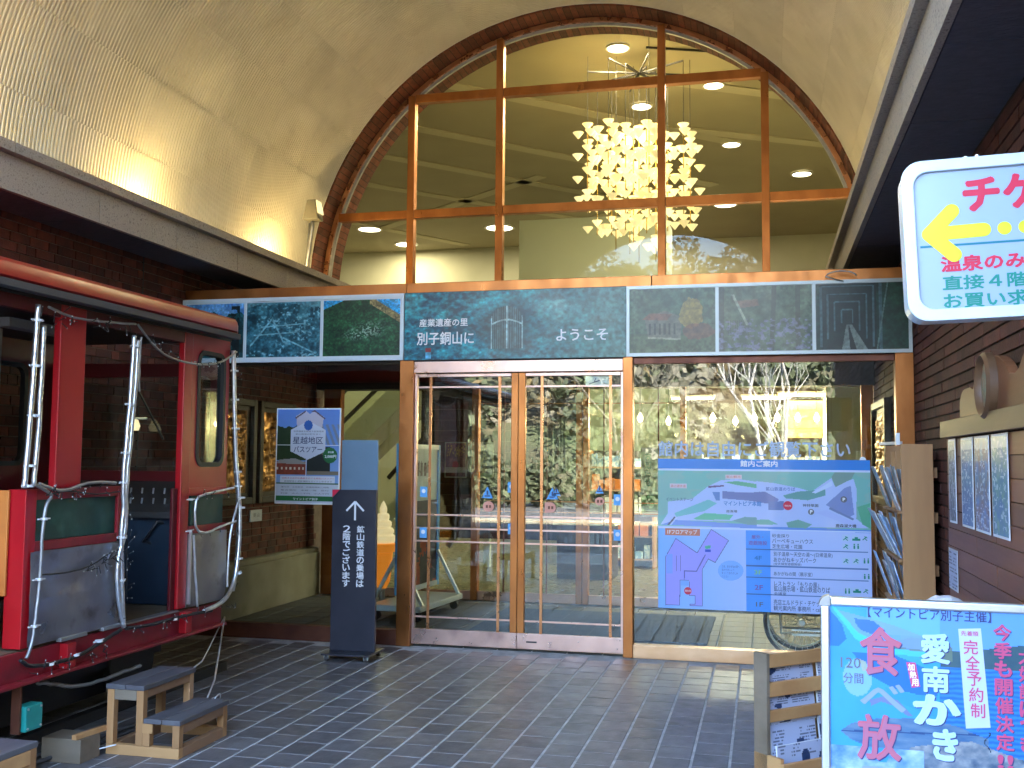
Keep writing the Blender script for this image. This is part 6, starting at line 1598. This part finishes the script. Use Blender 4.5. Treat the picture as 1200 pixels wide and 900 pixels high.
hose('foil wrapped rods in the middle beside the cab doorway, roof to sill', [[P(5.33, 2.3), P(5.32, 2.0), P(5.29, 1.7), P(5.27, 1.44), P(5.29, 1.3), P(5.27, 1.2), P(5.28, 1.0), P(5.30, .8), P(5.32, .64)], [P(5.37, 2.28), P(5.36, 2.0), P(5.33, 1.7), P(5.30, 1.44), P(5.31, 1.25), P(5.30, 1.15), P(5.24, 1.0), P(5.26, .8), P(5.33, .63)]], 0.014,
     ties=[P(5.34, 2.24), P(5.31, 1.9), P(5.29, 1.62), P(5.28, 1.45), P(5.28, 1.14), P(5.28, .9)])
hose('foil wrapped bundle at the far end of the car curling under the sill', [[P(6.54, 2.34, XT + .02), P(6.57, 2.0, XT + .02), P(6.61, 1.6, XT + .02), P(6.66, 1.2), P(6.64, .85), P(6.55, .68), P(6.42, .62), P(6.2, .60)], [P(6.58, 2.32, XT), P(6.61, 2.0, XT), P(6.64, 1.6, XT), P(6.69, 1.2, XT + .02), P(6.67, .85, XT + .02), P(6.62, .68, XT + .02)]], 0.015,
     ties=[P(6.56, 2.2, XT + .02), P(6.58, 2.0, XT + .02), P(6.6, 1.8, XT + .02), P(6.63, 1.5, XT + .03), P(6.64, 1.4, XT + .03), P(6.66, 1.32), P(6.66, 1.25), P(6.65, .9), P(6.64, .8)])
hose('grey hose loop round the green near panel', [[P(4.52, 1.46), P(4.68, 1.40), P(4.62, 1.36), P(4.60, 1.2), P(4.60, 1.0), P(4.58, .8), P(4.56, .66), P(4.52, .60)], [P(4.56, 1.46), P(4.75, 1.41), P(4.9, 1.45), P(5.05, 1.46), P(5.2, 1.45)]], 0.009, galv, ties=[P(4.61, 1.28), P(4.59, .98), P(4.57, .75)], name='hose')
hose('foil hose loop round the far green panel and steel skirt', [[P(6.08, 1.33), P(6.1, 1.35), P(6.3, 1.37), P(6.55, 1.39)], [P(6.07, 1.33), P(6.05, 1.24), P(6.07, 1.13), P(6.2, 1.10), P(6.4, 1.14), P(6.6, 1.16)], [P(6.05, 1.1), P(6.06, 1.0), P(6.09, .8), P(6.12, .64)], [P(6.62, 1.3), P(6.52, 1.1), P(6.5, .9), P(6.5, .72)]], 0.008, ties=[P(6.0, 1.33), P(6.0, 1.13)])
hose('black and foil cable swag hanging along the red sill', [[P(4.48, .60), P(4.55, .55), P(4.75, .535), P(4.95, .54), P(5.12, .58), P(5.3, .62)], [P(5.34, .62), P(5.6, .60), P(5.85, .605), P(6.1, .60), P(6.3, .59)]], 0.011, cable_m, ties=[P(4.7, .54), P(4.9, .55), P(5.1, .59), P(5.85, .60)], name='cable', cat='cable', grp='cables on the rail car')
hose('thin cable swags under the roof gutter between the rods', [[P(4.58, 2.36), P(4.75, 2.33), P(5.0, 2.34), P(5.34, 2.37)], [P(5.36, 2.37), P(5.6, 2.22), P(5.95, 2.19), P(6.3, 2.22), P(6.54, 2.33)], [P(5.4, 2.3), P(5.39, 2.1), P(5.40, 1.98)]], 0.007, galv, name='cable', cat='cable', grp='cables on the rail car')
hose('black LED light string drooping over the steel skirt', [[P(4.6, 1.0), P(4.8, .99), P(5.0, 1.0), P(5.15, 1.06), P(5.3, 1.08)], [P(4.62, 1.4), P(4.8, 1.42), P(5.0, 1.39), P(5.25, 1.4)], [P(5.31, 1.4), P(5.33, 1.1), P(5.34, .8)], [P(6.6, 2.2, XT), P(6.67, 1.5, XT), P(6.7, 1.0, XT)]], 0.004, cable_m, name='light_string', cat='light string', grp='light strings on the rail car')
ls = thing('light_string', 'tangle of tiny unlit LED tips on black wire all over the car side', 'light string', (XT, 5.2, 1.4), 'light strings on the rail car')
wires = MB(); tips = MB()
def twig(y, z, x=XH + .015, l=0.04):
    a = rs.uniform(0, 6.28); e = (x + rs.uniform(0, .02), y + l * math.cos(a), z + l * math.sin(a))
    wires.bar((x, y, z), e, 0.0035); tips.lathe([(0, -.004), (.0026, -.003), (.0026, .003), (0, .005)], e, 5)
for k_ in range(26): y = rs.uniform(4.95, 5.3); twig(y, .99 + .25 * max(0, y - 5.0), l=0.05)
for k_ in range(22): twig(rs.uniform(4.6, 5.3), 1.41 + rs.uniform(-.02, .02), l=.03)
for k_ in range(16): twig(5.33, rs.uniform(.65, 1.4), l=.035)
for k_ in range(22): twig(rs.uniform(4.5, 5.35), 2.33 + rs.uniform(-.05, .02), l=.05)
for k_ in range(22): y = rs.uniform(5.4, 6.6); twig(y, 2.19 + .35 * (y - 6.0) ** 2 + .02, l=.03)
for k_ in range(26): q_ = rs.uniform(.7, 2.3); twig(6.68 - .07 * max(0, q_ - 1.3), q_, XT + .01, l=.04)
for k_ in range(20): y = rs.uniform(5.35, 6.6); twig(y, .60, l=.035)
for k_ in range(18): y = rs.uniform(4.5, 5.2); twig(y, .53, l=.04)
for k_ in range(16): twig(6.05 + rs.uniform(0, .55), rs.choice((1.1, 1.36)), l=.03)
wires.build('wire', cable_m, ls, kind='stuff'); tips.build('led_tips', led_m, ls, kind='stuff')
gy = MB(); gy.tube([(XT + .03, 6.5, .52), (XT + .22, 6.05, .2), (-3.36, 5.85, .02)], .006, 6).tube([(XT + .03, 6.5, .52), (XT + .1, 6.1, .3), (XT + .05, 5.7, .18)], .005, 6)
gy.build('guy_wire', foil, label='pair of silver guy wires running from the sill end down behind the steps', cat='wire', smooth=True)
fc = thing('floor_cables', 'loose grey and black cables lying on the tiles under the rail car', 'cable', (-3.8, 5, 0))
for p in ([(-3.75, 3.9, .02), (-3.72, 4.5, .03), (-3.62, 5.0, .02), (-3.55, 5.6, .02), (-3.5, 6.1, .015)], [(-3.9, 4.2, .02), (-3.78, 4.8, .02), (-3.66, 5.3, .02), (-3.6, 6.0, .015), (-3.3, 6.05, .015)], [(-3.7, 4.8, .42), (-3.65, 5.1, .33), (-3.62, 5.6, .36)]):
    MB().tube(wob(smooth_path(p), .004, 2), .011, 7).build('cable', galv if p[0][2] > .1 else rubber_g, fc, smooth=True)

# ================================================================== WOODEN STEPS, low bench, beams
def plank(root, a, b, name='frame_bar', m=wood_l): return MB().box(*a, *b).build(name, m, root, bevel=0.003)
stp = thing('wooden_steps', 'two tread pine steps with dark treads beside the red rail car', 'steps', (-3.25, 5.32, 0))
x0, x1, x2, y0, y1 = -3.47, -3.25, -3.03, 5.07, 5.58
w = 0.042
for x in (x0, x1 - w): 
    for y in (y0, y1 - w): plank(stp, (x, y, 0.055), (x + w, y + w, 0.345), 'leg', wood_v)
for x in (x1 + 0.001, x2 - w):
    for y in (y0, y1 - w): plank(stp, (x, y, 0.055), (x + w, y + w, 0.175), 'leg', wood_v)
for y in (y0, y1 - w):
    plank(stp, (x0, y, 0), (x2, y + w, 0.054), 'foot_rail', wood_x); plank(stp, (x0 + w + .001, y, 0.29), (x1 - w - .001, y + w * .8, 0.345), 'cross_rail', wood_g)
    plank(stp, (x1 + .001, y - 0.004, 0.125), (x1 + w + .02, y - .0005, 0.175), 'cleat', wood_x)
plank(stp, (x2 - w, y0 + w + .001, 0), (x2, y1 - w - .001, 0.054), 'side_rail'); plank(stp, (x2 - w * .7, y0 + w + .001, 0.125), (x2, y1 - w - .001, 0.174), 'side_rail')
plank(stp, (x1 - w * .7, y0 + w + .001, 0.3), (x1, y1 - w - .001, 0.344), 'side_rail'); plank(stp, (x0, y0 + w + .001, 0.0), (x0 + w, y1 - w - .001, 0.054), 'side_rail')
for (a_, b_, zt) in ((x0 - .005, x1 + .008, 0.346), (x1 + .009, x2 + .008, 0.176)):
    h = (b_ - a_ - .004) / 2
    for q in range(2): MB().box(a_ + q * (h + .004), y0 - .008, zt, a_ + q * (h + .004) + h, y1 + .008, zt + .026).build('tread', wood_top, stp, bevel=0.003)
bch = thing('wooden_bench', 'low pine step bench with a dark top at the bottom left corner', 'bench', (-3.25, 3.7, 0))
x0, x2, y0, y1, zt = -3.47, -3.05, 3.3, 3.97, 0.35
for x in (x0, x2 - w):
    for y in (y0, y1 - w): plank(bch, (x, y, 0), (x + w, y + w, zt), 'leg', wood_v)
plank(bch, (x2 - w * .6, y0 + w + .001, zt - .06), (x2 + .004, y1 - w - .001, zt - .001), 'side_rail', wood_x); plank(bch, (x0 + w + .001, y1 - w * .6, zt - .06), (x2 - w - .001, y1, zt - .001), 'side_rail', wood_x)
for q in range(2): MB().box(x0 + q * .212, y0 - .005, zt, x0 + q * .212 + .209, y1 + .005, zt + .026).build('tread', wood_top, bch, bevel=0.003)
MB().box(-3.71, 4.86, 0, -3.475, 5.03, 0.125).build('timber_block', wood_g, label='weathered square timber block on the tiles left of the pine steps', cat='timber', bevel=0.004)
MB().bar((-3.5, 4.84, 0.14), (-3.482, 5.09, 0.135), 0.03, 0.025).build('timber_strip', wood_x, label='thin pine strip lying on the timber block against the steps', cat='timber', bevel=0.002)
MB().box(-3.45, 5.62, 0, -3.2, 5.9, 0.06).build('timber_block', wood_g, label='small flat timber behind the pine steps', cat='timber', bevel=0.004)
ct2 = MB(); ct2.tube([(-3.47, 5.02, .04), (-3.38, 5.03, .065)], .004, 6); ct2.build('cable_tie', tie_m, label='white cable tie sticking out at the foot of the pine steps', cat='cable tie')
loop = MB(); loop.tube([(-3.2 + .02 * math.sin(q), 5.75 + .04 * math.cos(q), .14 + .05 * math.sin(q)) for q in [k_ * .6 for k_ in range(11)]], .004, 6); loop.tube([(-3.2, 5.75, .1), (-3.18, 5.75, .0)], .004, 6)
loop.build('wire_loop', foil, label='small loop of silver wire behind the pine steps', cat='wire', smooth=True)

# ================================================================== LAMPS of the porch
for k_, (x, sx, E_) in enumerate(((-5.0, 1, 3.6), (0.92, -1, 1.5))):
    for y in (0.45, 2.85, 5.25, 7.65, 10.05):
        side = 'left' if sx > 0 else 'right'
        t = thing('cove_uplight', 'cove uplight behind the %s ledge, %s' % (side, {0.45: 'behind the photographer', 2.85: 'nearest the photographer', 5.25: 'above the near end of the rail car', 7.65: 'second from the arch', 10.05: 'next to the brick arch'}[y]), 'uplight', (x, y, ZS + 0.2), 'uplights behind the %s ledge' % side)
        MB().lathe([(0.02, ZS + .2), (0.05, ZS + .21), (0.055, ZS + .25), (0.045, ZS + .255)], (x, y, 0), 14).build('housing', dark_m, t)
        MB().lathe([(0, ZS + .256), (0.042, ZS + .256), (0.042, ZS + .262), (0, ZS + .262)], (x, y, 0), 14).build('lens', cove_m, t)
        la = bpy.data.lights.new('lamp', 'POINT'); la.energy = E_ * 0.7; la.color = (1.0, 0.74, 0.30); la.shadow_soft_size = 0.04
        lo = bpy.data.objects.new('lamp', la); COL.objects.link(lo); lo.parent = t
        lo.location = (0, 0, 0.085); lo.rotation_euler = Vector((sx * -0.12, 0, -1)).to_track_quat('Z', 'Y').to_euler()
fl = thing('flood_light', 'cream flood light on a short conduit post at the left foot of the arch', 'flood light', (-4.98, 10.75, 3.62))
MB().tube([(-5.0, 10.75, 3.56), (-5.0, 10.74, 3.75), (-4.93, 10.72, 4.2), (-4.93, 10.72, 4.26)], .022, 10).build('conduit', galv, fl, smooth=True)
MB().tube([(-5.04, 10.78, 3.56), (-5.0, 10.8, 4.26)], .014, 8).build('conduit', galv, fl, smooth=True)
MB().box(-5.08, 10.72, 3.56, -4.94, 10.84, 3.64).build('junction_box', galv, fl, bevel=.005)
hb = MB(); hb.add([(-5.02, 10.64, 4.27), (-4.83, 10.64, 4.27), (-4.83, 10.8, 4.27), (-5.02, 10.8, 4.27), (-4.98, 10.66, 4.50), (-4.88, 10.66, 4.50), (-4.88, 10.8, 4.50), (-4.98, 10.8, 4.50)],
    [(0, 3, 2, 1), (4, 5, 6, 7), (0, 1, 5, 4), (1, 2, 6, 5), (2, 3, 7, 6), (3, 0, 4, 7)])
hb.build('head', concrete, fl, bevel=.012)
hb = MB(); hb.add([(-4.84, 10.65, 4.34), (-4.84, 10.79, 4.34), (-4.874, 10.79, 4.49), (-4.874, 10.67, 4.49), (-4.825, 10.65, 4.345), (-4.825, 10.79, 4.345), (-4.86, 10.79, 4.49), (-4.86, 10.67, 4.49)],
    [(4, 5, 6, 7), (0, 4, 7, 3), (1, 2, 6, 5), (0, 1, 5, 4), (3, 7, 6, 2)])
hb.build('lens', flood_m, fl)

# ================================================================== OUTDOORS behind the camera (seen in the panes)
def hill_h(x, y):
    d = max(0.0, -y - 26); return min(14.0 + 0.05 * d, 0.3 * d) + 4.0 * (float(vnoise(x * .03 + 5, y * .03, 3)) - .3) * min(1, d / 20)
MB().grid(60, 40, lambda u, v: (-130 + 260 * u, -24 - 125 * v, hill_h(-130 + 260 * u, -24 - 125 * v) - 0.1)).build('hillside', hill_m, kind='structure', smooth=True)
for nm, m, cnt_, seed, lab in (('forest_canopy', leaf_a, 230, 1, 'green'), ('forest_canopy', leaf_b, 120, 2, 'autumn'), ('forest_canopy', leaf_c, 110, 3, 'bare')):
    r_ = np.random.default_rng(seed); V = []; F = []
    for q in range(cnt_):
        cx_ = r_.uniform(-75, 75); cyy = r_.uniform(-115, -27); h0 = hill_h(cx_, cyy); Rr = r_.uniform(1.8, 3.4); n_ = 270
        P_ = r_.normal(size=(n_, 3)); P_ /= np.linalg.norm(P_, axis=1)[:, None]; P_ *= (r_.uniform(.5, 1, (n_, 1)) ** .5) * Rr
        P_ *= (1, 1, 1.25); P_ += (cx_, cyy, h0 + Rr * 1.1)
        for p in P_:
            a = r_.normal(size=3); a /= np.linalg.norm(a); b = np.cross(a, r_.normal(size=3)); b /= np.linalg.norm(b); s_ = r_.uniform(.16, .36)
            i0 = len(V); V += [tuple(p - a * s_), tuple(p + b * s_ * .8), tuple(p + a * s_), tuple(p - b * s_ * .8)]; F.append((i0, i0 + 1, i0 + 2, i0 + 3))
    MB().add(V, F).build(nm, m, label=lab + ' trees covering the hillside, mirrored in the panes', kind='stuff')
r_ = np.random.default_rng(12); V = []; F = []
for q in range(150):
    cx_ = r_.uniform(-26, 26); cyy = r_.uniform(-24, -17); Rr = r_.uniform(0.7, 1.5)
    P_ = r_.normal(size=(150, 3)); P_ /= np.linalg.norm(P_, axis=1)[:, None]; P_ *= (r_.uniform(.4, 1, (150, 1)) ** .5) * Rr; P_ += (cx_, cyy, Rr * .7)
    for p in P_:
        a = r_.normal(size=3); a /= np.linalg.norm(a); b = np.cross(a, r_.normal(size=3)); b /= np.linalg.norm(b); s_ = r_.uniform(.08, .2)
        i0 = len(V); V += [tuple(p - a * s_), tuple(p + b * s_ * .8), tuple(p + a * s_), tuple(p - b * s_ * .8)]; F.append((i0, i0 + 1, i0 + 2, i0 + 3))
MB().add(V, F).build('shrubbery', leaf_a, label='band of dark shrubs at the foot of the hillside', kind='stuff')
def bare_tree(x, y, h, seed, m, label):
    r_ = random.Random(seed); t = thing('bare_tree', label, 'tree', (x, y, -.1))
    tr_ = MB(); br_ = MB(); tw = MB()
    def grow(p, d, L, r, lv):
        q = [p]; dd = d.copy()
        for i in range(4):
            dd = (dd + Vector((r_.uniform(-.12, .12), r_.uniform(-.12, .12), r_.uniform(-.02, .1)))).normalized(); q.append(q[-1] + dd * L / 4)
        (tr_ if lv == 0 else br_ if lv < 3 else tw).tube([tuple(a) for a in q], [r * (1 - .12 * i) for i in range(5)], 6 if lv < 3 else 3, cap=False)
        if lv < 5:
            for i in range(3 if lv else 4):
                s_ = q[r_.choice((2, 3, 4))] if lv else q[r_.choice((1, 2, 3, 4))]
                nd = (dd + Vector((r_.uniform(-.75, .75), r_.uniform(-.75, .75), r_.uniform(-.1, .5)))).normalized()
                grow(s_, nd, L * r_.uniform(.55, .75), r * .52, lv + 1)
    for k_ in range(2): grow(Vector((x + .15 * k_, y, -.1)), Vector((r_.uniform(-.35, .35), r_.uniform(-.2, .2), 1)).normalized(), h * .42, .085, 0)
    tr_.build('trunk', m, t, smooth=True); br_.build('limbs', m, t, smooth=True); tw.build('twigs', m, t, kind='stuff')
bare_tree(0.3, -12.5, 9, 4, bark_w, 'white barked bare tree mirrored in the right window')
bare_tree(-4.6, -18.0, 9, 9, leaf_c, 'grey bare tree mirrored in the right door leaf')
MB().box(-14, -10.5, -0.115, 14, -10.2, 0.0).build('kerb', concrete, kind='structure')
